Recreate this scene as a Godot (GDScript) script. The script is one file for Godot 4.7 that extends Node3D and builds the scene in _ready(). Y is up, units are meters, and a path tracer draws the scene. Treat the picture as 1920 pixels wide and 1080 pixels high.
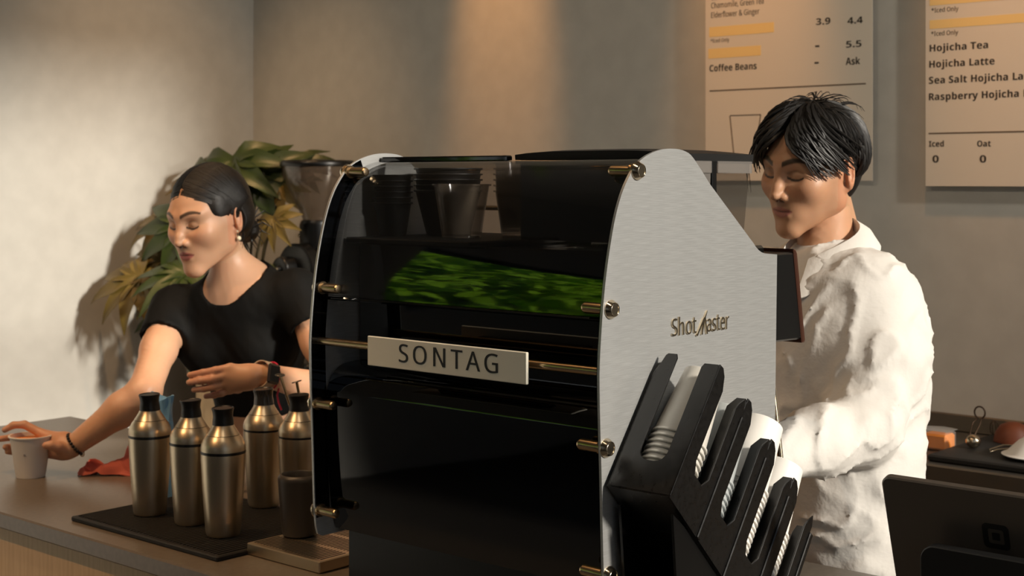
extends Node3D
# A corner coffee bar: two people behind a counter, an espresso machine, shakers, menu posters.
# x runs along the counter, +z points to the customers, floor at y = 0, counter top at y = 0.92.

const CT := 0.92            # counter top
const WZ := -3.62           # face of the back wall
const WX := -4.545          # face of the left wall
var M := {}                 # materials
var rng := RandomNumberGenerator.new()


func _ready() -> void:
	rng.seed = 7
	# ---- camera: eye at 1.58 m, level, lens shifted down
	var cam := Camera3D.new()
	cam.name = "camera"
	add_child(cam)
	cam.position = Vector3(0, 1.58, 0)
	cam.basis = Basis.looking_at(Vector3(-0.66074, 0, -0.75062), Vector3.UP)
	cam.set_frustum(1080.0 / 2720.0 * 0.1, Vector2(0, -205.0 / 2720.0 * 0.1), 0.1, 60.0)
	cam.keep_aspect = Camera3D.KEEP_HEIGHT
	var at := CameraAttributesPhysical.new()
	at.frustum_focus_distance = 2.0
	at.frustum_focal_length = 50.0
	at.exposure_aperture = 10.0
	at.frustum_near = 0.1
	at.frustum_far = 60.0
	cam.attributes = at
	cam.projection = Camera3D.PROJECTION_FRUSTUM
	cam.set_frustum(1080.0 / 2720.0 * 0.1, Vector2(0, -205.0 / 2720.0 * 0.1), 0.1, 60.0)
	# ---- sky, exposure
	var we := WorldEnvironment.new()
	we.name = "environment"
	var env := Environment.new()
	env.background_mode = Environment.BG_SKY
	var sky := Sky.new()
	var sm := ProceduralSkyMaterial.new()
	sm.sky_top_color = Color(0.62, 0.68, 0.76)
	sm.sky_horizon_color = Color(0.86, 0.87, 0.87)
	sm.ground_bottom_color = Color(0.25, 0.24, 0.22)
	sm.ground_horizon_color = Color(0.5, 0.5, 0.48)
	sm.sky_energy_multiplier = SKY_E
	sky.sky_material = sm
	env.sky = sky
	env.tonemap_mode = Environment.TONE_MAPPER_LINEAR
	env.tonemap_exposure = 1.0
	env.sdfgi_enabled = true
	env.ssao_enabled = true
	env.ssil_enabled = true
	we.environment = env
	add_child(we)
	# ---- sun: low, through the glazing on the right-hand side
	var sun := DirectionalLight3D.new()
	sun.name = "sun"
	add_child(sun)
	sun.basis = Basis.looking_at(SUN_DIR, Vector3.UP)
	sun.light_color = Color(1.0, 0.96, 0.90)
	sun.light_energy = SUN_E
	sun.light_angular_distance = 5.0
	sun.shadow_enabled = true
	# ---- then structure, objects
	materials()
	room()
	outdoors()
	counters()
	machine()
	cup_dispenser()
	counter_things()
	back_things()
	posters()
	plant()
	woman()
	man()

const SKY_E := 0.85
const SUN_E := 1.9
const SUN_DIR := Vector3(-0.93, -0.345, 0.05)


# ============================================================ naming and tree helpers
func base(called: String, label: String, category: String, at: Vector3, group := "") -> Node3D:
	var o := Node3D.new()
	o.name = unused(called)
	add_child(o)
	o.position = at
	tag(o, label, category, group)
	return o


func tag(o: Node3D, label: String, category: String, group := "") -> Node3D:
	if label: o.set_meta("label", label)
	if category: o.set_meta("category", category)
	if group: o.set_meta("group", group)
	return o


func unused(called: String, parent: Node = self) -> String:
	if not parent.has_node(called):
		return called
	var k := 1
	while parent.has_node("%s_%03d" % [called, k]):
		k += 1
	return "%s_%03d" % [called, k]


func place(o: Node3D) -> Vector3:      # world position of a thing or part (things are never turned before parts are added)
	var p := Vector3.ZERO
	var n: Node = o
	while n is Node3D and n != self:
		p += (n as Node3D).position
		n = n.get_parent()
	return p


# a mesh given in world coordinates becomes a part of the parent
func part(parent: Node3D, called: String, mb, mat: Material, pivot = null, label := "") -> MeshInstance3D:
	var o := MeshInstance3D.new()
	o.name = unused(called, parent)
	parent.add_child(o)
	var from := place(parent)
	var pv: Vector3 = pivot if pivot != null else from
	o.position = pv - from
	o.mesh = mb.commit(pv)
	o.material_override = mat
	if label: o.set_meta("label", label)
	return o


# a mesh given in the parent's own axes
func inner(parent: Node3D, called: String, mb, mat: Material, label := "") -> MeshInstance3D:
	var o := MeshInstance3D.new()
	o.name = unused(called, parent)
	parent.add_child(o)
	o.mesh = mb.commit()
	o.material_override = mat
	if label: o.set_meta("label", label)
	return o


func solo(called: String, mb, mat: Material, label: String, category: String, at: Vector3, group := "") -> MeshInstance3D:
	var o := MeshInstance3D.new()
	o.name = unused(called)
	add_child(o)
	o.position = at
	o.mesh = mb.commit(at)
	o.material_override = mat
	tag(o, label, category, group)
	return o


func struct(called: String, mb, mat: Material, at := Vector3.ZERO) -> MeshInstance3D:
	var o := MeshInstance3D.new()
	o.name = unused(called)
	add_child(o)
	o.position = at
	o.mesh = mb.commit(at)
	o.material_override = mat
	o.set_meta("kind", "structure")
	return o


# ============================================================ mesh builder
class MB:
	var v := PackedVector3Array()
	var n := PackedVector3Array()
	var c := PackedColorArray()
	var uv := PackedVector2Array()
	var has_uv := false
	var tint := Color.WHITE
	var has_color := false

	# takes triangles (any winding, closed piece), turns them outwards, adds normals
	func add(t: PackedVector3Array, crease := 0.7, closed := true) -> void:
		var m := t.size() / 3
		if m == 0: return
		var mid := Vector3.ZERO
		for p in t: mid += p
		mid /= t.size()
		var vol := 0.0
		if closed:
			for i in m:
				vol += (t[i * 3] - mid).dot((t[i * 3 + 1] - mid).cross(t[i * 3 + 2] - mid))
		var flip := closed and vol < 0.0
		var fn := PackedVector3Array()
		fn.resize(m)
		var near := {}
		for i in m:
			var a := t[i * 3]
			var b := t[i * 3 + 1]
			var d := t[i * 3 + 2]
			var x := (b - a).cross(d - a)
			if flip: x = -x
			fn[i] = x
			for k in 3:
				var key := Vector3i((t[i * 3 + k] * 20000.0).round())
				if near.has(key): near[key].append(i)
				else: near[key] = [i]
		for i in m:
			if fn[i].length_squared() < 1e-20: continue
			var u := fn[i].normalized()
			var order := [0, 2, 1] if not flip else [0, 1, 2]   # godot: clockwise is front
			for k in order:
				var p := t[i * 3 + k]
				var s := Vector3.ZERO
				for j in near[Vector3i((p * 20000.0).round())]:
					var w: Vector3 = fn[j]
					if w.length_squared() > 1e-22 and w.normalized().dot(u) > crease: s += w
				v.append(p)
				n.append(s.normalized() if s.length_squared() > 1e-24 else u)
				c.append(tint)

	func box(lo: Vector3, hi: Vector3, bev := 0.0, tf := Transform3D()) -> MB:
		var ce := (lo + hi) / 2.0
		var h := (hi - lo) / 2.0
		bev = minf(bev, minf(h.x, minf(h.y, h.z)) * 0.9)
		var t := PackedVector3Array()
		var f := func(pts: Array) -> void:
			var q := pts.map(func(p): return p)
			for i in range(1, q.size() - 1):
				var a: Vector3 = q[0]
				var b: Vector3 = q[i]
				var d: Vector3 = q[i + 1]
				if (b - a).cross(d - a).dot(a + b + d) < 0.0:
					t.append(a); t.append(d); t.append(b)
				else:
					t.append(a); t.append(b); t.append(d)
		var ax := [Vector3(1, 0, 0), Vector3(0, 1, 0), Vector3(0, 0, 1)]
		for k in 3:
			var o: Vector3 = ax[k]
			var a: Vector3 = ax[(k + 1) % 3]
			var b: Vector3 = ax[(k + 2) % 3]
			var ha := h.dot(a) - bev
			var hb := h.dot(b) - bev
			for s in [-1.0, 1.0]:
				var z: Vector3 = o * h.dot(o) * s
				f.call([z - a * ha - b * hb, z + a * ha - b * hb, z + a * ha + b * hb, z - a * ha + b * hb])
		if bev > 0.0:
			for k in 3:
				var o: Vector3 = ax[k]
				var a: Vector3 = ax[(k + 1) % 3]
				var b: Vector3 = ax[(k + 2) % 3]
				var lo_ := h.dot(o) - bev
				var ha := h.dot(a)
				var hb := h.dot(b)
				for s in [-1.0, 1.0]:
					for r in [-1.0, 1.0]:
						var p: Vector3 = a * ha * s + b * (hb - bev) * r
						var q: Vector3 = a * (ha - bev) * s + b * hb * r
						f.call([p - o * lo_, p + o * lo_, q + o * lo_, q - o * lo_])
			for sx in [-1.0, 1.0]:
				for sy in [-1.0, 1.0]:
					for sz in [-1.0, 1.0]:
						f.call([Vector3(h.x * sx, (h.y - bev) * sy, (h.z - bev) * sz), Vector3((h.x - bev) * sx, h.y * sy, (h.z - bev) * sz), Vector3((h.x - bev) * sx, (h.y - bev) * sy, h.z * sz)])
		for i in t.size(): t[i] = tf * (t[i] + ce)
		add(t, 0.9)
		return self

	# profile of (radius, height) along the axis b.y at the place o
	func lathe(prof: Array, o: Vector3, b := Basis(), segs := 32, crease := 0.7) -> MB:
		var t := PackedVector3Array()
		var m := prof.size()
		var ring := func(i: int, k: int) -> Vector3:
			var p: Vector2 = prof[i]
			var w := TAU * (k % segs) / segs
			return o + b * Vector3(cos(w) * p.x, p.y, sin(w) * p.x)
		for i in m - 1:
			for k in segs:
				var p0: Vector3 = ring.call(i, k)
				var p1: Vector3 = ring.call(i, k + 1)
				var p2: Vector3 = ring.call(i + 1, k + 1)
				var p3: Vector3 = ring.call(i + 1, k)
				if prof[i].x > 1e-6: t.append_array([p0, p1, p2])
				if prof[i + 1].x > 1e-6: t.append_array([p0, p2, p3])
		add(t, crease)
		return self

	func tube(path: Array, rad, segs := 8, cap := true) -> MB:
		var t := PackedVector3Array()
		var m := path.size()
		var rings := []
		var up := Vector3.UP
		for i in m:
			var d: Vector3 = (path[mini(i + 1, m - 1)] - path[maxi(i - 1, 0)]).normalized()
			if i == 0 and absf(d.dot(up)) > 0.9: up = Vector3.RIGHT
			var s := d.cross(up).normalized()
			up = s.cross(d).normalized()
			var r: float = rad[i] if rad is Array or rad is PackedFloat32Array else rad
			var ring := PackedVector3Array()
			for k in segs:
				var w := TAU * k / segs
				ring.append(path[i] + (s * cos(w) + up * sin(w)) * r)
			rings.append(ring)
		for i in m - 1:
			for k in segs:
				var k2 := (k + 1) % segs
				t.append_array([rings[i][k], rings[i][k2], rings[i + 1][k2], rings[i][k], rings[i + 1][k2], rings[i + 1][k]])
		if cap:
			for k in range(1, segs - 1):
				t.append_array([rings[0][0], rings[0][k + 1], rings[0][k]])
				t.append_array([rings[m - 1][0], rings[m - 1][k], rings[m - 1][k + 1]])
		add(t, 0.4)
		return self

	# flat outline pushed along: tf maps (x, y, 0..depth)
	func prism(poly: PackedVector2Array, depth: float, tf := Transform3D(), bev := 0.0, crease := 0.85) -> MB:
		var t := PackedVector3Array()
		var m := poly.size()
		var inner := poly
		if bev > 0.0:
			var off := Geometry2D.offset_polygon(poly, -bev, Geometry2D.JOIN_MITER)
			if off.size() == 1 and off[0].size() == m:
				# keep the starting corner together
				var best := 0
				for i in m:
					if off[0][i].distance_to(poly[0]) < off[0][best].distance_to(poly[0]): best = i
				inner = PackedVector2Array()
				for i in m: inner.append(off[0][(best + i) % m])
			else:
				bev = 0.0
		var ix := Geometry2D.triangulate_polygon(inner)
		var ccw := Geometry2D.is_polygon_clockwise(inner)
		for i in range(0, ix.size(), 3):
			var a := inner[ix[i]]
			var b := inner[ix[i + 1]]
			var d := inner[ix[i + 2]]
			if (b - a).cross(d - a) < 0.0:
				var e := b
				b = d
				d = e
			t.append_array([Vector3(a.x, a.y, depth), Vector3(b.x, b.y, depth), Vector3(d.x, d.y, depth)])
			t.append_array([Vector3(a.x, a.y, 0), Vector3(d.x, d.y, 0), Vector3(b.x, b.y, 0)])
		var area := 0.0
		for i in m: area += poly[i].cross(poly[(i + 1) % m])
		var levels := [[inner, 0.0], [poly, bev], [poly, depth - bev], [inner, depth]] if bev > 0.0 else [[poly, 0.0], [poly, depth]]
		for l in levels.size() - 1:
			for i in m:
				var j := (i + 1) % m
				var p0 := Vector3(levels[l][0][i].x, levels[l][0][i].y, levels[l][1])
				var p1 := Vector3(levels[l][0][j].x, levels[l][0][j].y, levels[l][1])
				var p2 := Vector3(levels[l + 1][0][j].x, levels[l + 1][0][j].y, levels[l + 1][1])
				var p3 := Vector3(levels[l + 1][0][i].x, levels[l + 1][0][i].y, levels[l + 1][1])
				if area > 0.0: t.append_array([p0, p1, p2, p0, p2, p3])
				else: t.append_array([p0, p2, p1, p0, p3, p2])
		for i in t.size(): t[i] = tf * t[i]
		add(t, crease)
		return self

	# closed sheet from rows of points, with a thickness
	func sheet(rows: Array, thick: float, crease := 0.5) -> MB:
		var R := rows.size()
		var C: int = rows[0].size()
		var nn := []
		for i in R:
			var r := []
			for j in C:
				var du: Vector3 = rows[mini(i + 1, R - 1)][j] - rows[maxi(i - 1, 0)][j]
				var dv: Vector3 = rows[i][mini(j + 1, C - 1)] - rows[i][maxi(j - 1, 0)]
				r.append(du.cross(dv).normalized() * thick)
			nn.append(r)
		var t := PackedVector3Array()
		var q := func(a: Vector3, b: Vector3, d: Vector3, e: Vector3) -> void:
			t.append_array([a, b, d, a, d, e])
		for i in R - 1:
			for j in C - 1:
				q.call(rows[i][j], rows[i][j + 1], rows[i + 1][j + 1], rows[i + 1][j])
				q.call(rows[i][j] + nn[i][j], rows[i + 1][j] + nn[i + 1][j], rows[i + 1][j + 1] + nn[i + 1][j + 1], rows[i][j + 1] + nn[i][j + 1])
		for i in R - 1:
			q.call(rows[i][0], rows[i + 1][0], rows[i + 1][0] + nn[i + 1][0], rows[i][0] + nn[i][0])
			q.call(rows[i][C - 1], rows[i][C - 1] + nn[i][C - 1], rows[i + 1][C - 1] + nn[i + 1][C - 1], rows[i + 1][C - 1])
		for j in C - 1:
			q.call(rows[0][j], rows[0][j] + nn[0][j], rows[0][j + 1] + nn[0][j + 1], rows[0][j + 1])
			q.call(rows[R - 1][j], rows[R - 1][j + 1], rows[R - 1][j + 1] + nn[R - 1][j + 1], rows[R - 1][j] + nn[R - 1][j])
		add(t, crease)
		return self

	func ball(o: Vector3, r: Vector3, b := Basis(), segs := 20, rows := 12) -> MB:
		var prof := []
		for i in rows + 1:
			var w := PI * i / rows
			prof.append(Vector2(sin(w), -cos(w)))
		return lathe(prof, o, b * Basis.from_scale(r), segs, 0.2)

	func text(s: String, size: float, tf: Transform3D, depth := 0.0012, bold := false, bend := 0.0, spacing := 0) -> MB:
		var tm := TextMesh.new()
		var f := SystemFont.new()
		f.font_names = PackedStringArray(["Droid Sans"])
		f.font_weight = 700 if bold else 400
		var fv: Font = f
		if spacing:
			var fx := FontVariation.new()
			fx.base_font = f
			fx.spacing_glyph = spacing
			fv = fx
		tm.font = fv
		tm.font_size = 64
		tm.pixel_size = size / 46.0
		tm.depth = depth
		tm.curve_step = 2.0
		tm.text = s
		tm.horizontal_alignment = HORIZONTAL_ALIGNMENT_LEFT
		tm.vertical_alignment = VERTICAL_ALIGNMENT_BOTTOM
		for k in tm.get_surface_count():
			var a := tm.surface_get_arrays(k)
			var vv: PackedVector3Array = a[Mesh.ARRAY_VERTEX]
			var ii = a[Mesh.ARRAY_INDEX]
			var ids: PackedInt32Array = ii if ii != null else PackedInt32Array(range(vv.size()))
			var drop := 13.5 * tm.pixel_size
			for i in range(0, ids.size(), 3):
				var q := []
				for e in 3:
					var p := vv[ids[i + e]]
					p.y -= drop
					if bend > 0.0:
						var w := p.x / bend
						p = Vector3(sin(w) * (bend + p.z), p.y, cos(w) * (bend + p.z) - bend)
					q.append(tf * p)
				var nn: Vector3 = (q[2] - q[0]).cross(q[1] - q[0]).normalized()
				for e in 3:
					v.append(q[e])
					n.append(nn)
					c.append(tint)
		return self

	func width() -> float:
		var lo := 1e9
		var hi := -1e9
		for p in v:
			lo = minf(lo, p.x)
			hi = maxf(hi, p.x)
		return hi - lo

	func commit(pivot := Vector3.ZERO) -> ArrayMesh:
		var am := ArrayMesh.new()
		if v.is_empty(): return am
		var vv := PackedVector3Array()
		vv.resize(v.size())
		for i in v.size(): vv[i] = v[i] - pivot
		var a := []
		a.resize(Mesh.ARRAY_MAX)
		a[Mesh.ARRAY_VERTEX] = vv
		a[Mesh.ARRAY_NORMAL] = n
		if has_color: a[Mesh.ARRAY_COLOR] = c
		if has_uv: a[Mesh.ARRAY_TEX_UV] = uv
		am.add_surface_from_arrays(Mesh.PRIMITIVE_TRIANGLES, a)
		return am


# ============================================================ distance field and surface nets
class Field:
	var kind := PackedInt32Array()      # 0 cone capsule, 1 ellipsoid
	var A := PackedVector3Array()
	var B := PackedVector3Array()
	var r1 := PackedFloat32Array()
	var r2 := PackedFloat32Array()
	var K := PackedFloat32Array()
	var sub := PackedInt32Array()
	var rot: Array[Basis] = []
	var cen := PackedVector3Array()
	var reach := PackedFloat32Array()
	var warp: Callable
	var has_warp := false
	var slack := 0.0

	func cap(a: Vector3, b: Vector3, ra: float, rb: float, k := 0.02, op := 0) -> Field:
		kind.append(0); A.append(a); B.append(b); r1.append(ra); r2.append(rb); K.append(k); sub.append(op); rot.append(Basis())
		cen.append((a + b) / 2.0); reach.append(a.distance_to(b) / 2.0 + maxf(ra, rb))
		return self

	func ell(o: Vector3, r: Vector3, k := 0.02, op := 0, b := Basis()) -> Field:
		kind.append(1); A.append(o); B.append(r); r1.append(minf(r.x, minf(r.y, r.z))); r2.append(0); K.append(k); sub.append(op); rot.append(b.inverse())
		cen.append(o); reach.append(maxf(r.x, maxf(r.y, r.z)))
		return self

	func at(p: Vector3) -> float:
		var d := 1.0
		for i in kind.size():
			var k := K[i]
			var far := p.distance_to(cen[i]) - reach[i]
			if sub[i] == 0:
				if far > d + k: continue
			elif -far < d - k and far > k: continue
			var e := 0.0
			if kind[i] == 0:
				var a := A[i]
				var ba := B[i] - a
				var h := clampf((p - a).dot(ba) / maxf(ba.length_squared(), 1e-9), 0.0, 1.0)
				e = p.distance_to(a + ba * h) - lerpf(r1[i], r2[i], h)
			else:
				var q := rot[i] * (p - A[i])
				var r := B[i]
				var k0 := (q / r).length()
				var k1 := (q / (r * r)).length()
				e = k0 * (k0 - 1.0) / k1 if k1 > 1e-6 else -r1[i]
			if sub[i] == 0:
				var h2 := maxf(k - absf(d - e), 0.0) / maxf(k, 1e-6)
				d = minf(d, e) - h2 * h2 * k * 0.25
			else:
				e = -e
				var h3 := maxf(k - absf(d - e), 0.0) / maxf(k, 1e-6)
				d = maxf(d, e) + h3 * h3 * k * 0.25
		if has_warp: d = warp.call(p, d)
		return d

	# meshes the zero level inside lo..hi with cells of h; tf places it; paint gives a colour per vertex
	func net(mb: MB, lo: Vector3, hi: Vector3, h: float, tf := Transform3D(), paint = null) -> void:
		var nx := int(ceil((hi.x - lo.x) / h / 4.0)) * 4
		var ny := int(ceil((hi.y - lo.y) / h / 4.0)) * 4
		var nz := int(ceil((hi.z - lo.z) / h / 4.0)) * 4
		var sx := 1
		var sy := nx + 1
		var sz := (nx + 1) * (ny + 1)
		var val := PackedFloat32Array()
		val.resize(sz * (nz + 1))
		val.fill(1e9)
		var lim := h * 2.0 * 1.7321 * 1.25 + slack
		var ids := PackedInt32Array()
		ids.resize(sz * (nz + 1))
		ids.fill(-1)
		var cells := PackedInt32Array()
		var pts := PackedVector3Array()
		var blocks: Array[Vector3i] = []
		for bk in nz / 4:
			for bj in ny / 4:
				for bi in nx / 4:
					var mid := lo + Vector3(bi * 4 + 2, bj * 4 + 2, bk * 4 + 2) * h
					if absf(at(mid)) > lim: continue
					blocks.append(Vector3i(bi * 4, bj * 4, bk * 4))
					for k in 5:
						for j in 5:
							var o := (bk * 4 + k) * sz + (bj * 4 + j) * sy + bi * 4
							for i in 5:
								if val[o + i] > 1e8:
									val[o + i] = at(lo + Vector3(bi * 4 + i, bj * 4 + j, bk * 4 + k) * h)
		for b in blocks:
			for k in range(b.z, b.z + 4):
				for j in range(b.y, b.y + 4):
					for i in range(b.x, b.x + 4):
						var o := k * sz + j * sy + i
						var neg := 0
						for q in 8:
							if val[o + (q & 1) + ((q >> 1) & 1) * sy + (q >> 2) * sz] < 0.0: neg += 1
						if neg == 0 or neg == 8: continue
						var s := Vector3.ZERO
						var m := 0
						for q in 8:
							var x := q & 1
							var y := (q >> 1) & 1
							var z := q >> 2
							var va := val[o + x + y * sy + z * sz]
							if x == 0:
								var vb := val[o + 1 + y * sy + z * sz]
								if (va < 0.0) != (vb < 0.0):
									s += Vector3(va / (va - vb), y, z)
									m += 1
							if y == 0:
								var vb := val[o + x + sy + z * sz]
								if (va < 0.0) != (vb < 0.0):
									s += Vector3(x, va / (va - vb), z)
									m += 1
							if z == 0:
								var vb := val[o + x + y * sy + sz]
								if (va < 0.0) != (vb < 0.0):
									s += Vector3(x, y, va / (va - vb))
									m += 1
						ids[o] = pts.size()
						cells.append(o)
						pts.append(lo + (Vector3(i, j, k) + s / m) * h)
		var tri := PackedInt32Array()
		for o in cells:
			for ax in 3:
				var e: int = [sx, sy, sz][ax]
				var u: int = [sy, sz, sx][ax]
				var w: int = [sz, sx, sy][ax]
				var va := val[o]
				var vb := val[o + e]
				if vb > 1e8 or (va < 0.0) == (vb < 0.0): continue
				if o - u - w < 0: continue
				var q0 := ids[o]
				var q1 := ids[o - u]
				var q2 := ids[o - u - w]
				var q3 := ids[o - w]
				if q0 < 0 or q1 < 0 or q2 < 0 or q3 < 0: continue
				if va < 0.0: tri.append_array([q0, q1, q2, q0, q2, q3])
				else: tri.append_array([q0, q2, q1, q0, q3, q2])
		var nn := PackedVector3Array()
		nn.resize(pts.size())
		for i in range(0, tri.size(), 3):
			var x := (pts[tri[i + 1]] - pts[tri[i]]).cross(pts[tri[i + 2]] - pts[tri[i]])
			nn[tri[i]] += x
			nn[tri[i + 1]] += x
			nn[tri[i + 2]] += x
		var col := PackedColorArray()
		if paint != null:
			for p in pts: col.append(paint.call(p))
		for i in range(0, tri.size(), 3):
			for k in [0, 2, 1]:
				var id := tri[i + k]
				mb.v.append(tf * pts[id])
				mb.n.append((tf.basis * nn[id]).normalized())
				mb.c.append(col[id] if paint != null else mb.tint)


# ============================================================ materials
func mat(color: Color, rough := 0.6, metal := 0.0) -> StandardMaterial3D:
	var m := StandardMaterial3D.new()
	m.albedo_color = color
	m.roughness = rough
	m.metallic = metal
	return m


func noise_tex(freq: float, seed_: int, normal := false, octaves := 4, ramp = null, size := 512, kind := FastNoiseLite.TYPE_SIMPLEX_SMOOTH) -> NoiseTexture2D:
	var f := FastNoiseLite.new()
	f.seed = seed_
	f.frequency = freq
	f.noise_type = kind
	f.fractal_octaves = octaves
	var t := NoiseTexture2D.new()
	t.width = size
	t.height = size
	t.seamless = true
	t.noise = f
	if normal:
		t.as_normal_map = true
		t.bump_strength = 4.0
	if ramp:
		var g := Gradient.new()
		g.offsets = PackedFloat32Array(ramp[0])
		g.colors = PackedColorArray(ramp[1])
		t.color_ramp = g
	return t


func tri(m: StandardMaterial3D, scale: Vector3) -> StandardMaterial3D:
	m.uv1_triplanar = true
	m.uv1_scale = scale
	return m


func bump(m: StandardMaterial3D, tex: Texture2D, cm: float) -> StandardMaterial3D:
	m.heightmap_enabled = true
	m.heightmap_texture = tex
	m.heightmap_scale = cm
	return m


func materials() -> void:
	var fine := noise_tex(0.03, 3)
	var soft := noise_tex(0.008, 5)
	var streak_tone := noise_tex(0.05, 9, false, 3, [[0.0, 1.0], [Color(0.80, 0.80, 0.80), Color(1, 1, 1)]])
	var mottled := noise_tex(0.012, 11, false, 5, [[0.2, 0.8], [Color(0.97, 0.97, 0.97), Color(1, 1, 1)]])
	M.wall = bump(tri(mat(Color(0.75, 0.745, 0.72), 0.9), Vector3(1.4, 1.4, 1.4)), fine, 0.02)
	M.wall.albedo_texture = mottled
	M.ceiling = mat(Color(0.80, 0.79, 0.77), 0.9)
	M.floor = bump(tri(mat(Color(0.25, 0.235, 0.215), 0.6), Vector3(0.8, 0.8, 0.8)), soft, 0.04)
	M.counter = bump(tri(mat(Color(0.42, 0.385, 0.345), 0.34), Vector3(6, 6, 6)), fine, 0.006)
	M.counter.albedo_texture = noise_tex(0.02, 21, false, 4, [[0.2, 0.8], [Color(0.93, 0.93, 0.93), Color(1, 1, 1)]])
	M.wood = tri(mat(Color(0.88, 0.75, 0.57), 0.55), Vector3(14, 0.9, 14))
	M.wood.albedo_texture = noise_tex(0.012, 31, false, 5, [[0.1, 0.5, 0.9], [Color(0.94, 0.92, 0.89), Color(0.98, 0.97, 0.96), Color(1, 1, 1)]])
	M.wood_edge = mat(Color(0.30, 0.22, 0.15), 0.7)
	M.brushed = bump(tri(mat(Color(0.86, 0.865, 0.86), 0.42, 0.74), Vector3(1, 60, 0.7)), fine, 0.004)
	M.brushed.albedo_texture = streak_tone
	M.steel_back = bump(tri(mat(Color(0.50, 0.48, 0.45), 0.36, 0.9), Vector3(1.5, 30, 30)), fine, 0.004)
	M.shaker = bump(tri(mat(Color(0.80, 0.74, 0.64), 0.33, 1.0), Vector3(1.2, 60, 1.2)), fine, 0.0035)
	M.chrome = mat(Color(0.83, 0.77, 0.67), 0.16, 1.0)
	M.rod = bump(tri(mat(Color(0.80, 0.70, 0.56), 0.24, 1.0), Vector3(2, 60, 60)), fine, 0.002)
	M.black = mat(Color(0.022, 0.021, 0.020), 0.35)
	M.black_matte = mat(Color(0.030, 0.029, 0.028), 0.6)
	M.gloss = mat(Color(0.006, 0.006, 0.006), 0.04)
	M.gloss.metallic_specular = 0.68
	M.smoke = mat(Color(0.010, 0.009, 0.008, 0.36), 0.03)
	M.smoke.transparency = BaseMaterial3D.TRANSPARENCY_ALPHA
	M.smoke.metallic_specular = 0.80
	M.clear = mat(Color(0.92, 0.93, 0.93, 0.10), 0.05)
	M.clear.transparency = BaseMaterial3D.TRANSPARENCY_ALPHA
	M.clear_pane = mat(Color(1, 1, 1, 0.03), 0.0)
	M.clear_pane.transparency = BaseMaterial3D.TRANSPARENCY_ALPHA
	M.faint_dimming_pane = mat(Color(0.02, 0.02, 0.02, 0.12), 0.0)  # tint added to unseen glass, slightly thins the sun on the bar
	M.faint_dimming_pane.transparency = BaseMaterial3D.TRANSPARENCY_ALPHA
	M.mid_dimming_pane = mat(Color(0.02, 0.02, 0.02, 0.26), 0.0)  # tint added to unseen upper glass, dims sun on the left wall
	M.mid_dimming_pane.transparency = BaseMaterial3D.TRANSPARENCY_ALPHA
	M.strong_dimming_pane = mat(Color(0.02, 0.02, 0.02, 0.72), 0.0)  # tint added to unseen street glass, cuts daylight from the front
	M.strong_dimming_pane.transparency = BaseMaterial3D.TRANSPARENCY_ALPHA
	M.rear_dimming_pane = mat(Color(0.02, 0.02, 0.02, 0.30), 0.0)  # tint added to unseen rear upper glass, dims sun near the corner
	M.rear_dimming_pane.transparency = BaseMaterial3D.TRANSPARENCY_ALPHA
	M.cloudy = mat(Color(0.52, 0.50, 0.48, 0.55), 0.12)
	M.cloudy.transparency = BaseMaterial3D.TRANSPARENCY_ALPHA
	M.clear_cup = mat(Color(0.55, 0.5, 0.44, 0.30), 0.08)
	M.clear_cup.transparency = BaseMaterial3D.TRANSPARENCY_ALPHA
	M.tumbler = mat(Color(0.20, 0.185, 0.17), 0.42)
	M.cap = mat(Color(0.035, 0.034, 0.033), 0.38)
	M.cap_grey = mat(Color(0.30, 0.30, 0.30), 0.22, 0.7)
	M.pale_blue = mat(Color(0.62, 0.74, 0.86), 0.5)
	M.dark_wire = mat(Color(0.28, 0.22, 0.17), 0.4, 0.8)
	M.hopper_clear = mat(Color(0.45, 0.38, 0.32, 0.35), 0.08)
	M.hopper_clear.transparency = BaseMaterial3D.TRANSPARENCY_ALPHA
	M.watch = mat(Color(0.32, 0.29, 0.27), 0.3, 0.8)
	M.bead = mat(Color(0.05, 0.045, 0.04), 0.3)
	M.brown_cup = mat(Color(0.07, 0.05, 0.04), 0.5)
	M.cup_print = mat(Color(0.80, 0.785, 0.75), 0.45)
	M.beans = mat(Color(0.10, 0.055, 0.03), 0.4)
	M.bronze = mat(Color(0.34, 0.21, 0.16), 0.4, 0.6)
	M.hopper = mat(Color(0.24, 0.21, 0.18, 0.32), 0.08)
	M.hopper.transparency = BaseMaterial3D.TRANSPARENCY_ALPHA
	M.dispenser = bump(tri(mat(Color(0.060, 0.056, 0.052), 0.36), Vector3(9, 9, 9)), soft, 0.012)
	M.dispenser.roughness_texture = noise_tex(0.02, 41, false, 4, [[0.2, 0.8], [Color(0.75, 0.75, 0.75), Color(1, 1, 1)]])
	M.rubber = bump(tri(mat(Color(0.020, 0.019, 0.018), 0.55), Vector3(160, 160, 160)), fine, 0.02)
	M.paper = mat(Color(0.93, 0.92, 0.90), 0.55)
	M.cup_white = mat(Color(0.90, 0.885, 0.86), 0.5)
	M.cup_clear = mat(Color(0.80, 0.82, 0.82, 0.62), 0.16)
	M.cup_clear.transparency = BaseMaterial3D.TRANSPARENCY_ALPHA
	M.poster = bump(tri(mat(Color(0.885, 0.845, 0.785), 0.75), Vector3(3, 3, 3)), soft, 0.02)
	M.print = mat(Color(0.19, 0.165, 0.14), 0.8)
	M.print_line = mat(Color(0.42, 0.36, 0.30), 0.8)
	M.yellow = mat(Color(0.96, 0.83, 0.56), 0.8)
	M.plate = bump(tri(mat(Color(0.97, 0.95, 0.88), 0.38, 0.1), Vector3(1, 60, 1)), fine, 0.003)
	M.ink = mat(Color(0.03, 0.028, 0.025), 0.5)
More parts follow.
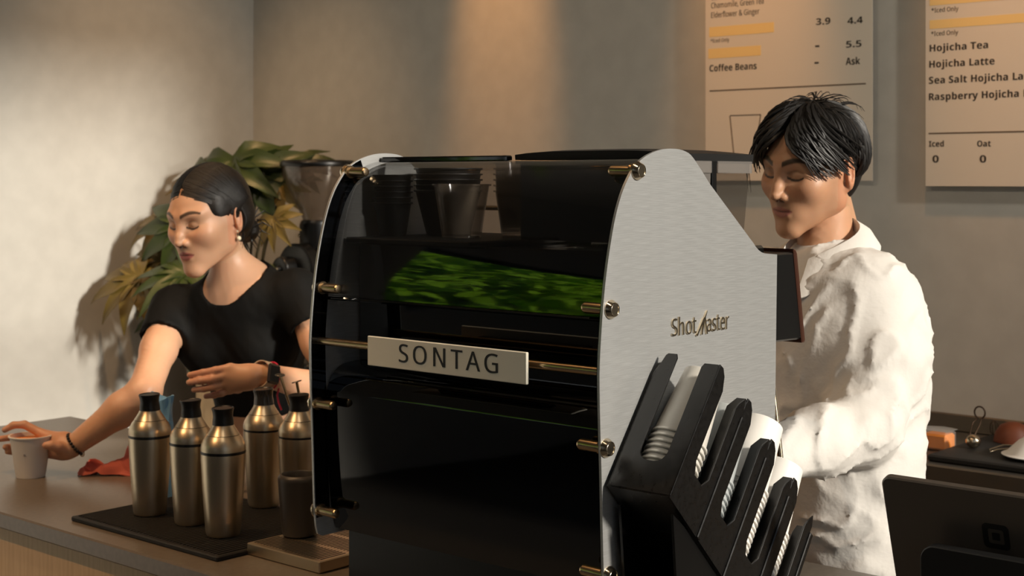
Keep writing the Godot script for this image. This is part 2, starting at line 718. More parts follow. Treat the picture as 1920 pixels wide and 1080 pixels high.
	M.coffee = mat(Color(0.95, 0.60, 0.24), 0.45)
	M.coral = bump(tri(mat(Color(0.97, 0.50, 0.41), 0.85), Vector3(30, 30, 30)), fine, 0.05)
	M.coral.rim_enabled = true
	M.coral.rim = 0.3
	M.blue = mat(Color(0.60, 0.83, 1.0, 0.86), 0.2)
	M.blue.transparency = BaseMaterial3D.TRANSPARENCY_ALPHA
	M.amber = mat(Color(0.86, 0.50, 0.09), 0.4)
	M.terracotta = mat(Color(0.42, 0.20, 0.09), 0.55)
	M.tablet = bump(tri(mat(Color(0.36, 0.325, 0.29), 0.38, 0.35), Vector3(8, 8, 8)), fine, 0.002)
	M.leaf = bump(tri(mat(Color(0.20, 0.245, 0.085), 0.42), Vector3(20, 20, 20)), soft, 0.03)
	M.leaf.backlight_enabled = true
	M.leaf.backlight = Color(0.30, 0.34, 0.06)
	M.leaf_old = bump(tri(mat(Color(0.40, 0.33, 0.12), 0.5), Vector3(20, 20, 20)), soft, 0.03)
	M.leaf_old.backlight_enabled = true
	M.leaf_old.backlight = Color(0.34, 0.30, 0.06)
	M.stem = mat(Color(0.25, 0.21, 0.10), 0.7)
	M.soil = mat(Color(0.09, 0.06, 0.04), 0.95)
	M.pot = mat(Color(0.70, 0.67, 0.62), 0.6)
	M.skin_w = mat(Color.WHITE, 0.46)
	M.skin_w.vertex_color_use_as_albedo = true
	M.skin_w.subsurf_scatter_enabled = true
	M.skin_w.subsurf_scatter_strength = 0.12
	M.skin_m = M.skin_w.duplicate()
	M.hair = bump(tri(mat(Color(0.028, 0.021, 0.018), 0.36), Vector3(60, 60, 3)), fine, 0.05)
	M.hair_m = mat(Color(0.048, 0.034, 0.026), 0.5)
	M.top = bump(tri(mat(Color(0.075, 0.078, 0.078), 0.7), Vector3(40, 40, 40)), fine, 0.02)
	M.top.metallic_specular = 0.22
	M.shirt = bump(tri(mat(Color(0.86, 0.845, 0.82), 0.8), Vector3(9, 9, 9)), noise_tex(0.015, 51, false, 3), 0.05)
	M.shirt.backlight_enabled = true
	M.shirt.backlight = Color(0.25, 0.24, 0.22)
	M.trousers = mat(Color(0.035, 0.035, 0.040), 0.8)
	M.trousers_m = mat(Color(0.12, 0.11, 0.10), 0.85)
	M.strap = mat(Color(0.70, 0.62, 0.53), 0.55)
	M.pearl = mat(Color(0.93, 0.89, 0.78), 0.18)
	M.pink = mat(Color(0.72, 0.06, 0.22), 0.5)
	M.screen = mat(Color(0.03, 0.032, 0.04), 0.06)
	M.frame = mat(Color(0.10, 0.095, 0.09), 0.5)
	M.lamp_body = mat(Color(0.08, 0.08, 0.08), 0.5)
	M.glow = mat(Color(1.0, 0.8, 0.55), 0.5)
	M.glow.emission_enabled = true
	M.glow.emission = Color(1.0, 0.66, 0.34)
	M.glow.emission_energy_multiplier = 4.0
	M.street = mat(Color(0.20, 0.20, 0.19), 0.9)
	M.tree_leaf = mat(Color(0.58, 0.78, 0.14), 0.6)
	M.tree_leaf.backlight_enabled = true
	M.tree_leaf.backlight = Color(0.35, 0.6, 0.08)
	M.bark = mat(Color(0.20, 0.15, 0.11), 0.9)


# ============================================================ the room
func room() -> void:
	var H := 4.5
	var T := 0.2
	var XR := 0.75           # glazed side
	var ZF := 3.4           # street side
	struct("floor", MB.new().box(Vector3(WX - T, -0.2, WZ - T), Vector3(XR + T, 0, ZF + T)), M.floor)
	struct("ceiling", MB.new().box(Vector3(WX - T, H, WZ - T), Vector3(XR + T, H + 0.25, ZF + T)), M.ceiling)
	struct("wall_back", MB.new().box(Vector3(WX - T, 0, WZ - T), Vector3(XR + T, H, WZ)), M.wall)
	# left wall with an unseen window, sized for the green reflection on the machine
	var lw := MB.new()
	lw.box(Vector3(WX - T, 0, WZ), Vector3(WX, H, 1.25))
	lw.box(Vector3(WX - T, 0, 1.25), Vector3(WX, 1.0, ZF))
	lw.box(Vector3(WX - T, 2.72, 1.25), Vector3(WX, H, ZF))
	lw.box(Vector3(WX - T, 1.0, 3.1), Vector3(WX, 2.72, ZF))
	struct("wall_left", lw, M.wall)
	window("window_1", Vector3(WX - 0.1, 1.0, 1.25), Vector3(WX - 0.1, 2.72, 3.1), 1, M.clear_pane)
	# street wall, out of view; its glass is darkened to cut the daylight inside
	var fw := MB.new()
	fw.box(Vector3(WX - T, 0, ZF), Vector3(-3.6, H, ZF + T))
	fw.box(Vector3(-3.6, 0, ZF), Vector3(XR + T, 0.5, ZF + T))
	fw.box(Vector3(-3.6, 3.4, ZF), Vector3(XR + T, H, ZF + T))
	fw.box(Vector3(0.4, 0.5, ZF), Vector3(XR + T, 3.4, ZF + T))
	struct("wall_front", fw, M.wall)
	window("window_2", Vector3(-3.6, 0.5, ZF + 0.1), Vector3(0.4, 3.4, ZF + 0.1), 3, M.strong_dimming_pane)
	# glazed side, out of view; header and tinted glass shaped to limit the sun
	var rw := MB.new()
	rw.box(Vector3(XR, 0, WZ), Vector3(XR + T, 0.25, ZF))
	rw.box(Vector3(XR, HEAD, WZ), Vector3(XR + T, H, ZF))
	rw.box(Vector3(XR, 0.25, WZ), Vector3(XR + T, HEAD, -3.58))
	rw.box(Vector3(XR, 0.25, 0.6), Vector3(XR + T, HEAD, ZF))
	struct("wall_right", rw, M.wall)
	window("window_3", Vector3(XR + 0.1, 0.25, -3.58), Vector3(XR + 0.1, 2.83, 0.6), 2, M.faint_dimming_pane)
	window("window_4", Vector3(XR + 0.1, 2.83, -1.9), Vector3(XR + 0.1, HEAD, 0.6), 2, M.mid_dimming_pane)
	window("window_5", Vector3(XR + 0.1, 2.83, -3.58), Vector3(XR + 0.1, HEAD, -1.9), 1, M.rear_dimming_pane)
	# unseen ceiling spots light wall, plant and bar; two wide ones are added fill
	for p in UNSEEN_SPOTS:
		spot(p[0], p[1], p[2], p[3], p[4] if p.size() > 4 else null)

const HEAD := 3.92  # unseen window header, height chosen to shade the upper left wall
# place, aim, energy, half cone
const UNSEEN_SPOTS := [
	[Vector3(-3.22, 3.60, -3.14), Vector3(-3.23, 2.06, -3.62), 4.6, 10.5],  # unseen, placed for the warm pool on the back wall
	[Vector3(-2.24, 3.60, -3.14), Vector3(-2.26, 2.16, -3.60), 3.0, 12.0],  # unseen, warms the top of the first poster
	[Vector3(-1.46, 3.60, -3.14), Vector3(-1.46, 2.14, -3.60), 3.0, 12.0],  # unseen, warms the top of the second poster
	[Vector3(-3.70, 3.75, -2.6), Vector3(-4.25, 1.25, -3.20), 3.2, 24.0],  # unseen, placed to warm the left wall around the plant
	[Vector3(-2.6, 3.75, -1.2), Vector3(-2.75, 0.9, -1.75), 3.1, 40.0],  # unseen, placed to warm the counter, shakers and cup
	[Vector3(-2.7, 4.1, 0.9), Vector3(-2.75, 0.75, -1.55), 3.6, 24.0],  # unseen, above the customers, warms the wooden counter front
	[Vector3(-3.1, 4.1, -0.2), Vector3(-3.1, 1.3, -3.6), 1.5, 42.0],  # added wide fill, lifts the left part of the back wall
	[Vector3(-0.7, 4.1, -0.4), Vector3(-1.2, 1.3, -3.6), 1.3, 42.0],  # added wide fill, lifts the right part of the back wall
	[Vector3(0.40, 2.62, -3.19), Vector3(-2.4, 1.72, -3.60), 3.0, 34.0, Color(1.0, 0.96, 0.90)],  # unseen, beyond the right edge, grazes the wall to cast the poster shadows
]


func spot(at: Vector3, aim: Vector3, energy: float, cone: float, tone = null) -> void:
	var d := (aim - at).normalized()
	var b := Basis.looking_at(d, Vector3(0.01, 0, 1).normalized())
	var bb := Basis(b.x, -d, b.z)   # axis y points up the barrel
	bb = Basis(b.x.normalized(), -d, b.x.cross(-d).normalized())
	var o := base("unseen_ceiling_spotlight", "unseen black cylindrical ceiling spotlight placed to light " + ("the back wall" if at.z < -3.0 else "the bar and walls from above"), "spotlight", Vector3(at.x, 4.5, at.z), "unseen ceiling spotlights")
	part(o, "stem", MB.new().tube([Vector3(at.x, 4.5, at.z), at + Vector3(0, 0.10, 0)], 0.008, 8), M.lamp_body)
	part(o, "barrel", MB.new().lathe([Vector2(0, 0.12), Vector2(0.04, 0.12), Vector2(0.045, 0.112), Vector2(0.045, -0.02), Vector2(0.040, -0.02), Vector2(0.038, 0.012), Vector2(0, 0.012)], at, bb, 24), M.lamp_body)
	part(o, "bulb", MB.new().lathe([Vector2(0, 0.010), Vector2(0.034, 0.010), Vector2(0.034, 0.004), Vector2(0, 0.004)], at, bb, 20), M.glow)
	var l := SpotLight3D.new()
	l.name = "lamp"
	o.add_child(l)
	l.position = at + d * 0.03 - o.position
	l.basis = b
	var wide := cone > 41.0
	l.light_color = Color(1.0, 0.91, 0.79) if wide else (Color(1.0, 0.70, 0.42) if at.z < -3.0 else Color(1.0, 0.78, 0.55))
	if tone != null: l.light_color = tone
	l.light_energy = energy
	l.light_size = 0.04
	l.spot_range = 9.0
	l.spot_angle = cone
	l.spot_angle_attenuation = 1.0
	l.spot_attenuation = 2.0
	l.shadow_enabled = true


func window(called: String, lo: Vector3, hi: Vector3, panes: int, glass: Material) -> void:
	var o := Node3D.new()
	o.name = called
	add_child(o)
	o.position = Vector3((lo.x + hi.x) / 2, lo.y, (lo.z + hi.z) / 2)
	o.set_meta("kind", "structure")
	var along := Vector3(0, 0, 1) if absf(hi.x - lo.x) < 0.01 else Vector3(1, 0, 0)
	var out := Vector3(1, 0, 0) if along.z > 0.5 else Vector3(0, 0, 1)
	var L := (hi - lo).dot(along)
	var H := hi.y - lo.y
	var fr := MB.new()
	var bar := func(a: float, b: float, c: float, d: float) -> void:
		var p := lo + along * a + Vector3(0, c, 0) - out * 0.03
		var q := lo + along * b + Vector3(0, d, 0) + out * 0.03
		fr.box(Vector3(minf(p.x, q.x), p.y, minf(p.z, q.z)), Vector3(maxf(p.x, q.x), q.y, maxf(p.z, q.z)))
	bar.call(0.0, L, 0.0, 0.05)
	bar.call(0.0, L, H - 0.05, H)
	for i in panes + 1:
		var s: float = clampf(L * i / panes - 0.02, 0.0, L - 0.04)
		bar.call(s, s + 0.04, 0.05, H - 0.05)
	part(o, "window_frame", fr, M.frame)
	for i in panes:
		var p := lo + along * (L * i / panes + 0.02) + Vector3(0, 0.05, 0)
		var q := lo + along * (L * (i + 1) / panes - 0.02) + Vector3(0, H - 0.05, 0)
		var pn := MB.new()
		pn.add(PackedVector3Array([p, Vector3(q.x, p.y, q.z), q, p, q, Vector3(p.x, q.y, p.z)]), 0.7, false)
		part(o, "pane", pn, glass)


func outdoors() -> void:
	struct("ground", MB.new().box(Vector3(-30, -0.35, -20), Vector3(30, -0.21, 30)), M.street)
	var spots := [[Vector3(-13.0, 0, 9.5), 6.2], [Vector3(-15.0, 0, 13.4), 7.4], [Vector3(-11.4, 0, 16.2), 6.2], [Vector3(-9.8, 0, 11.6), 3.8], [Vector3(-3.4, 0, 12.6), 4.2]]  # trees out of view, placed for the green reflection on the machine
	for i in spots.size():
		var at: Vector3 = spots[i][0] + Vector3(0, -0.21, 0)
		var s: float = spots[i][1]
		var o := base("out_of_view_tree", ["out-of-view leafy green tree across the street from the side window", "tallest out-of-view leafy tree, farthest back across the street", "out-of-view leafy green tree at the far street corner", "small out-of-view leafy tree in front of the others by the street", "out-of-view leafy green tree outside the wide street window"][i], "tree", at, "out-of-view trees placed for the reflection in the machine front")
		part(o, "trunk", MB.new().tube([at, at + Vector3(0.05, 1.0, 0), at + Vector3(0.0, 2.4, 0.1)], [0.13, 0.10, 0.05], 10), M.bark)
		var r := RandomNumberGenerator.new()
		r.seed = 100 + i
		var mm := MultiMesh.new()
		mm.transform_format = MultiMesh.TRANSFORM_3D
		var lf := MB.new()
		lf.sheet([[Vector3(0, 0, 0), Vector3(0, 0, 0.001)], [Vector3(0.05, 0.02, -0.05), Vector3(0.05, 0.02, 0.05)], [Vector3(0.12, 0.01, -0.05), Vector3(0.12, 0.01, 0.05)], [Vector3(0.20, -0.03, 0), Vector3(0.20, -0.03, 0.001)]], 0.002)
		mm.mesh = lf.commit()
		mm.instance_count = 5200
		for k in mm.instance_count:
			var d := Vector3(r.randfn(), r.randfn(), r.randfn()).normalized()
			# clumps on a rounded crown
			var clump := 0.72 + 0.28 * sin(d.x * 7.0 + i) * cos(d.y * 6.0) * sin(d.z * 8.0 + 1.0)
			var p := d * (clump * pow(r.randf(), 0.22)) * Vector3(1.5, 1.25, 1.5) * s / 3.0 + Vector3(0, 1.9 * s / 3.0 + 0.2, 0)
			var bs := Basis.from_euler(Vector3(r.randf_range(-0.9, 0.9), r.randf() * TAU, r.randf_range(-0.9, 0.9))).scaled(Vector3.ONE * r.randf_range(0.7, 1.35) * s / 3.0)
			mm.set_instance_transform(k, Transform3D(bs, p))
		var mi := MultiMeshInstance3D.new()
		mi.name = "foliage"
		mi.multimesh = mm
		mi.material_override = M.tree_leaf
		mi.set_meta("kind", "stuff")
		o.add_child(mi)


# ============================================================ counters
func counters() -> void:
	# customer counter: worktop on a wooden front
	var zf := -1.485
	var zb := -2.215
	var x0 := -3.585
	var x1 := 0.62
	solo("worktop", MB.new().box(Vector3(x0, CT - 0.032, zb), Vector3(x1, CT, zf), 0.003), M.counter, "grey brown stone-look worktop of the customer counter with a thin edge", "worktop", Vector3((x0 + x1) / 2, CT - 0.032, -1.85))
	var c := base("counter_cabinet", "pale wood front of the customer counter under the grey worktop", "counter", Vector3(-1.35, 0, -1.85))
	var body := MB.new()
	body.box(Vector3(x0 + 0.03, 0.08, zf - 0.10), Vector3(x1 - 0.03, CT - 0.032, zf - 0.05))
	body.box(Vector3(x0 + 0.03, 0.08, zb + 0.06), Vector3(x0 + 0.07, CT - 0.032, zf - 0.1))
	body.box(Vector3(x1 - 0.07, 0.08, zb + 0.06), Vector3(x1 - 0.03, CT - 0.032, zf - 0.1))
	part(c, "body", body, M.wood)
	part(c, "plinth", MB.new().box(Vector3(x0 + 0.08, 0, zf - 0.13), Vector3(x1 - 0.08, 0.08, zf - 0.11)), M.black)
	for i in 6:
		var a := x0 + 0.03 + i * 0.735
		part(c, "panel", MB.new().box(Vector3(a + 0.002, 0.09, zf - 0.05), Vector3(minf(a + 0.733, x1 - 0.03), CT - 0.034, zf - 0.028), 0.002), M.wood)
	# back counter along the wall: steel top with an upstand, pale doors
	var b0 := -4.345
	var b1 := 0.73
	var top := base("back_worktop", "brushed steel worktop with a low upstand along the back wall", "worktop", Vector3(-1.6, CT - 0.045, -3.38))
	part(top, "slab", MB.new().box(Vector3(b0, CT - 0.045, WZ), Vector3(b1, CT, -3.155), 0.004), M.steel_back)
	part(top, "upstand", MB.new().box(Vector3(b0, CT, WZ), Vector3(b1, CT + 0.045, WZ + 0.012), 0.003), M.steel_back)
	var k := base("back_cabinet", "pale wooden cabinet run under the steel back worktop", "cabinet", Vector3(-1.6, 0, -3.4))
	part(k, "body", MB.new().box(Vector3(b0, 0.08, WZ + 0.01), Vector3(b1, CT - 0.046, -3.215)), M.wood_edge)
	part(k, "plinth", MB.new().box(Vector3(b0, 0, WZ + 0.03), Vector3(b1, 0.08, -3.26)), M.black)
	var x := -1.456 - 0.6 * 5
	while x < b1 - 0.05:
		part(k, "door", MB.new().box(Vector3(maxf(x + 0.004, b0 + 0.002), 0.09, -3.215), Vector3(minf(x + 0.596, b1), CT - 0.052, -3.195), 0.002), M.wood)
		x += 0.6


# ============================================================ espresso machine
func smooth2(p: Array, per := 5) -> PackedVector2Array:
	var cv := Curve2D.new()
	for i in p.size():
		var a: Vector2 = p[maxi(i - 1, 0)]
		var b: Vector2 = p[i]
		var d: Vector2 = p[mini(i + 1, p.size() - 1)]
		var t := (d - a).normalized()
		cv.add_point(b, -t * b.distance_to(a) * 0.33, t * b.distance_to(d) * 0.33)
	var out := PackedVector2Array()
	for i in p.size() - 1:
		for k in per: out.append(cv.sample(i, float(k) / per))
	out.append(p[p.size() - 1])
	return out


func grown(line: PackedVector2Array, d: float) -> PackedVector2Array:   # moved sideways along its normal
	var out := PackedVector2Array()
	for i in line.size():
		var t := (line[mini(i + 1, line.size() - 1)] - line[maxi(i - 1, 0)]).normalized()
		out.append(line[i] + Vector2(-t.y, t.x) * d)
	return out


func fitted(s: String, wide: float, high: float, tf: Transform3D, depth := 0.0012, bold := false, spacing := 0) -> MB:
	var probe := MB.new().text(s, 1.0, Transform3D(), depth, bold, 0.0, spacing)
	var x0 := 1e9
	var x1 := -1e9
	for p in probe.v:
		x0 = minf(x0, p.x)
		x1 = maxf(x1, p.x)
	var fit := tf * Transform3D(Basis.from_scale(Vector3(wide / (x1 - x0), high, 1)), Vector3(-x0 * wide / (x1 - x0), 0, 0))
	return MB.new().text(s, 1.0, fit, depth, bold, 0.0, spacing)


func machine() -> void:
	var xr := -1.174
	var xl := -1.750
	var o := base("espresso_machine", "large black and steel espresso machine with curved smoked front and maker's nameplate on the counter", "espresso machine", Vector3(-1.462, CT, -1.74))
	# side profile, x = z and y = height, from the front foot up and round to the back
	var front := smooth2([Vector2(-1.5175, 1.03), Vector2(-1.5145, 1.0564), Vector2(-1.5099, 1.1836), Vector2(-1.5053, 1.3104), Vector2(-1.5076, 1.3592), Vector2(-1.5168, 1.4358), Vector2(-1.5306, 1.4987), Vector2(-1.5446, 1.5409), Vector2(-1.5623, 1.5728), Vector2(-1.59, 1.6017), Vector2(-1.6333, 1.6183), Vector2(-1.6778, 1.6219), Vector2(-1.7106, 1.6163), Vector2(-1.7307, 1.6029), Vector2(-1.7649, 1.5723)], 4)
	var back := smooth2([Vector2(-1.7649, 1.5723), Vector2(-1.83, 1.5035+0.0195), Vector2(-1.8875, 1.4793), Vector2(-1.8935, 1.4745), Vector2(-1.9026, 1.4695), Vector2(-1.92, 1.4655), Vector2(-1.9505, 1.4622)], 3)
	back = PackedVector2Array([Vector2(-1.7649, 1.5723), Vector2(-1.8835, 1.482), Vector2(-1.8900, 1.4765), Vector2(-1.8975, 1.4715), Vector2(-1.9060, 1.4680), Vector2(-1.915, 1.4660), Vector2(-1.9505, 1.4630)])
	var outline := front.duplicate()
	outline.append_array(back.slice(1))
	outline.append_array(PackedVector2Array([Vector2(-1.9445, 1.2062), Vector2(-1.9445, 1.03), Vector2(-1.940, 1.018), Vector2(-1.930, 1.013), Vector2(-1.530, 1.013), Vector2(-1.521, 1.018)]))
	for s in 2:
		var x: float = [xr, xl][s]
		# maps (z, y, depth) into the world
		var tf := Transform3D(Basis(Vector3(0, 0, 1), Vector3(0, 1, 0), Vector3(1, 0, 0)), Vector3(x - 0.002, 0, 0))
		var sp := MB.new().prism(outline, 0.004, tf, 0.0008)
		part(o, "side_panel", sp, M.brushed, Vector3(x, 1.3, -1.74), "brushed steel side panel with raised lettering" if s == 0 else "")
	# black inner lining along the front edge of both panels
	var strip := PackedVector2Array()
	for p in front:
		if p.y > 1.04 and p.y < 1.612 and p.x > -1.66: strip.append(p)
	var inset := grown(strip, -0.030)
	if inset[4].x > strip[4].x: inset = grown(strip, 0.030)
	var lin := grown(strip, 0.0015) if inset[4].x < grown(strip, 0.0015)[4].x and grown(strip, 0.0015)[4].x < strip[4].x else grown(strip, -0.0015)
	for s in 2:
		var x0: float = [xr - 0.0042, xl + 0.0022][s]
		var r0 := []
		var r1 := []
		for i in lin.size():
			r0.append(Vector3(x0, lin[i].y, lin[i].x))
			r1.append(Vector3(x0, inset[i].y, inset[i].x))
		var ln := MB.new().sheet([r0, r1], 0.001)
		part(o, "edge_lining", ln, M.gloss, Vector3(x0, 1.3, -1.53))
	# smoked upper front, wrapped over the top
	var up := PackedVector2Array()
	for p in front:
		if p.y > 1.392: up.append(p)
	up = up.slice(0, up.size() - 14)
	up = grown(up, -0.022) if grown(up, -0.022)[3].x < up[3].x else grown(up, 0.022)
	var tidy := PackedVector2Array()
	for p in up:
		if p.x > -1.672: tidy.append(p + Vector2(0, 0.010 * clampf((p.y - 1.5) / 0.1, 0.0, 1.0)))
	var rows := []
	for p in tidy:
		var r := []
		for k in 5: r.append(Vector3(lerpf(xl + 0.006, xr - 0.004, k / 4.0), p.y, p.x))
		rows.append(r)
	part(o, "smoked_cover", MB.new().sheet(rows, 0.004), M.smoke, Vector3(-1.462, 1.5, -1.57), "curved smoked see-through upper cover")
	# top lip of the cover
	var e := tidy[tidy.size() - 1]
	part(o, "cover_lip", MB.new().box(Vector3(xl + 0.004, e.y - 0.003, e.x - 0.012), Vector3(-1.468, e.y + 0.006, e.x + 0.004), 0.002), M.gloss)
	part(o, "cover_foot", MB.new().box(Vector3(xl + 0.004, tidy[0].y - 0.006, tidy[0].x - 0.030), Vector3(xr - 0.003, tidy[0].y - 0.001, tidy[0].x + 0.004), 0.002), M.gloss)
	# glossy lower front with a rolled upper edge
	var low := smooth2([Vector2(-1.556, 1.022), Vector2(-1.545, 1.06), Vector2(-1.5385, 1.14), Vector2(-1.535, 1.225), Vector2(-1.5350, 1.2425), Vector2(-1.5362, 1.2465), Vector2(-1.5425, 1.2600), Vector2(-1.5535, 1.2740), Vector2(-1.570, 1.2825), Vector2(-1.600, 1.2860)], 4)
	rows = []
	for p in low:
		var r := []
		for k in 3: r.append(Vector3(lerpf(xl + 0.006, xr - 0.004, k / 2.0), p.y, p.x))
		rows.append(r)
	part(o, "lower_cover", MB.new().sheet(rows, 0.004), M.gloss, Vector3(-1.462, 1.15, -1.54))
	# dark body between the panels
	part(o, "body", MB.new().box(Vector3(xl + 0.004, 1.03, -1.925), Vector3(xr - 0.004, 1.478, -1.605), 0.004), M.gloss)
	part(o, "foot_block", MB.new().box(Vector3(-1.728, CT + 0.018, -1.925), Vector3(-1.205, 1.03, -1.565), 0.004), M.black)
	for sx in [-1.70, -1.235]:
		for sz in [-1.60, -1.89]:
			part(o, "foot", MB.new().lathe([Vector2(0, 0), Vector2(0.022, 0), Vector2(0.024, 0.004), Vector2(0.020, 0.018), Vector2(0, 0.018)], Vector3(sx, CT, sz), Basis(), 16), M.black)
	# cup tray on top and the grid of its rail
	part(o, "cup_tray", MB.new().box(Vector3(xl + 0.006, 1.478, -1.868), Vector3(-1.470, 1.486, -1.575), 0.002), M.black_matte)
	part(o, "tray_rail", MB.new().tube([Vector3(xl + 0.006, 1.53, -1.835), Vector3(-1.472, 1.53, -1.835)], 0.004, 8), M.rod)
	# standoff pins and their heads: (z, y)
	for p in [Vector2(-1.5875, 1.5908), Vector2(-1.5283, 1.4069), Vector2(-1.5185, 1.2247), Vector2(-1.5245, 1.055)]:
		var pin := func(x: float, s: float) -> MB:
			var mb := MB.new()
			var bs := Basis(Vector3(0, 1, 0), Vector3(s, 0, 0), Vector3(0, 0, -s) * -1.0)
			mb.lathe([Vector2(0, 0), Vector2(0.0078, 0), Vector2(0.0078, 0.037), Vector2(0.0062, 0.0405), Vector2(0, 0.042)], Vector3(x, p.y, p.x), bs, 18)
			mb.lathe([Vector2(0, 0), Vector2(0.0105, 0), Vector2(0.0105, 0.004), Vector2(0, 0.004)], Vector3(x, p.y, p.x), bs, 18)
			return mb
		part(o, "standoff_pin", pin.call(xr - 0.002, -1.0), M.rod, Vector3(xr, p.y, p.x))
		part(o, "standoff_pin", pin.call(xl + 0.002, 1.0), M.rod, Vector3(xl, p.y, p.x))
		for s in [1.0, -1.0]:
			var x: float = xr + 0.002 if s > 0 else xl - 0.002
			var bs := Basis(Vector3(0, 1, 0), Vector3(s, 0, 0), Vector3(0, 0, s))
			part(o, "bolt_head", MB.new().lathe([Vector2(0, 0), Vector2(0.0125, 0), Vector2(0.0130, 0.002), Vector2(0.0100, 0.0072), Vector2(0.0095, 0.0086), Vector2(0.0085, 0.0092), Vector2(0.0080, 0.0082), Vector2(0, 0.0082)], Vector3(x, p.y, p.x), bs, 24), M.chrome, Vector3(x, p.y, p.x))
	# name rod and plate
	part(o, "name_rod", MB.new().tube([Vector3(xl + 0.002, 1.3235, -1.523), Vector3(xr - 0.002, 1.3235, -1.523)], 0.0062, 14), M.rod, Vector3(-1.46, 1.3235, -1.523))
	part(o, "plate_bracket", MB.new().box(Vector3(-1.56, 1.312, -1.520), Vector3(-1.34, 1.330, -1.5045), 0.001), M.black)
	var plate := part(o, "nameplate", MB.new().box(Vector3(-1.611, 1.2985, -1.5045), Vector3(-1.2935, 1.3428, -1.4995), 0.0010), M.plate, Vector3(-1.45, 1.32, -1.507), "pale brushed nameplate with black lettering")
	part(plate, "lettering", fitted("SONTAG", 0.1965, 0.0272, Transform3D(Basis(), Vector3(-1.5425, 1.3075, -1.4994)), 0.0010, false, 9), M.ink)
	# raised lettering on the right-hand panel: reads along -z
	var side := Basis(Vector3(0, 0, -1), Vector3(0, 1, 0), Vector3(1, 0, 0))
	var xp := xr + 0.003
	var logo := MB.new()
	for q in [fitted("Shot", 0.060, 0.0245, Transform3D(side, Vector3(xp, 1.3585, -1.6670)), 0.003, false), fitted("aster", 0.058, 0.0245, Transform3D(side, Vector3(xp, 1.3580, -1.7540)), 0.003, false)]:
		logo.v.append_array(q.v)
		logo.n.append_array(q.n)
		logo.c.append_array(q.c)
	# the sweeping M between the two halves
	var strokes := [
		PackedVector2Array([Vector2(0.0, 0.0), Vector2(0.003, -0.0015), Vector2(0.016, 0.016), Vector2(0.020, 0.024), Vector2(0.0185, 0.0245), Vector2(0.012, 0.016)]),
		PackedVector2Array([Vector2(0.0125, 0.0), Vector2(0.0155, 0.0), Vector2(0.0205, 0.018), Vector2(0.0285, 0.034), Vector2(0.0265, 0.033), Vector2(0.0185, 0.022)]),
		PackedVector2Array([Vector2(0.0260, 0.0), Vector2(0.0290, 0.0), Vector2(0.0250, 0.016), Vector2(0.0235, 0.0245), Vector2(0.0215, 0.0225), Vector2(0.0225, 0.015)]),
	]
	for s in strokes:
		logo.prism(s, 0.003, Transform3D(side, Vector3(xr + 0.002, 1.3565, -1.7265)))
	part(o, "logo_lettering", logo, M.chrome, Vector3(xr, 1.37, -1.74), "raised chrome lettering")
	# two bean hoppers on the right half under one black lid
	var hx0 := -1.466
	var hx1 := -1.186
	part(o, "hopper_lid", MB.new().sheet(lid_rows(hx0, hx1, -1.672, -1.905, 1.6165), 0.014), M.black_matte, Vector3(-1.33, 1.61, -1.79), "black domed lid over both bean hoppers")
	part(o, "hopper_front", MB.new().box(Vector3(hx0 + 0.004, 1.487, -1.686), Vector3(hx1 - 0.004, 1.606, -1.680), 0.001), M.gloss)
	part(o, "hopper_divider", MB.new().box(Vector3(hx0 + 0.004, 1.487, -1.806), Vector3(hx1 - 0.001, 1.606, -1.794), 0.001), M.black)
	var hop := func(z0: float, z1: float, zb0: float, zb1: float) -> MB:
		var mb := MB.new()
		var t0 := [Vector3(hx0 + 0.006, 1.605, z0), Vector3(hx1 - 0.002, 1.605, z0), Vector3(hx1 - 0.002, 1.605, z1), Vector3(hx0 + 0.006, 1.605, z1)]
		var t1 := [Vector3(hx0 + 0.012, 1.480, zb0), Vector3(hx1 - 0.006, 1.480, zb0), Vector3(hx1 - 0.006, 1.480, zb1), Vector3(hx0 + 0.012, 1.480, zb1)]
		for k in 4:
			var k2 := (k + 1) % 4
			mb.add(PackedVector3Array([t0[k], t0[k2], t1[k2], t0[k], t1[k2], t1[k]]), 0.7, false)
		return mb
	part(o, "hopper", hop.call(-1.688, -1.792, -1.692, -1.790), M.cloudy, null, "pale cloudy bean hopper")
	part(o, "hopper", hop.call(-1.808, -1.898, -1.810, -1.884), M.hopper, null, "clear plastic bean hopper")
	part(o, "hopper_rim", MB.new().box(Vector3(hx1 - 0.004, 1.588, -1.902), Vector3(hx1, 1.606, -1.808), 0.001), M.cloudy)
	part(o, "hopper_rim", MB.new().box(Vector3(hx1 - 0.004, 1.588, -1.792), Vector3(hx1, 1.606, -1.688), 0.001), M.cloudy)
	var beans := part(o, "coffee_beans", bean_pile(Vector3(-1.33, 1.50, -1.848), Vector2(0.12, 0.036)), M.beans)
	beans.set_meta("kind", "stuff")
	# barista side: touch screen, group heads, spouts, drip tray
	var across := Transform3D(Basis(Vector3(0, 0, 1), Vector3(0, 1, 0), Vector3(1, 0, 0)), Vector3(-1.690, 0, 0))
	part(o, "touch_screen", MB.new().prism(PackedVector2Array([Vector2(-1.946, 1.4635), Vector2(-2.016, 1.4640), Vector2(-2.042, 1.3240), Vector2(-1.946, 1.3260)]), 0.5085, across, 0.003), M.black, null, "black touch screen housing")
	part(o, "screen_frame", MB.new().prism(PackedVector2Array([Vector2(-2.0145, 1.4690), Vector2(-2.0215, 1.4675), Vector2(-2.0250, 1.4620), Vector2(-2.0500, 1.3230), Vector2(-2.0480, 1.3180), Vector2(-2.0405, 1.3185)]), 0.5125, across * Transform3D(Basis(), Vector3(0, 0, -0.002)), 0.002), M.bronze, null, "worn bronze edge of the touch screen")
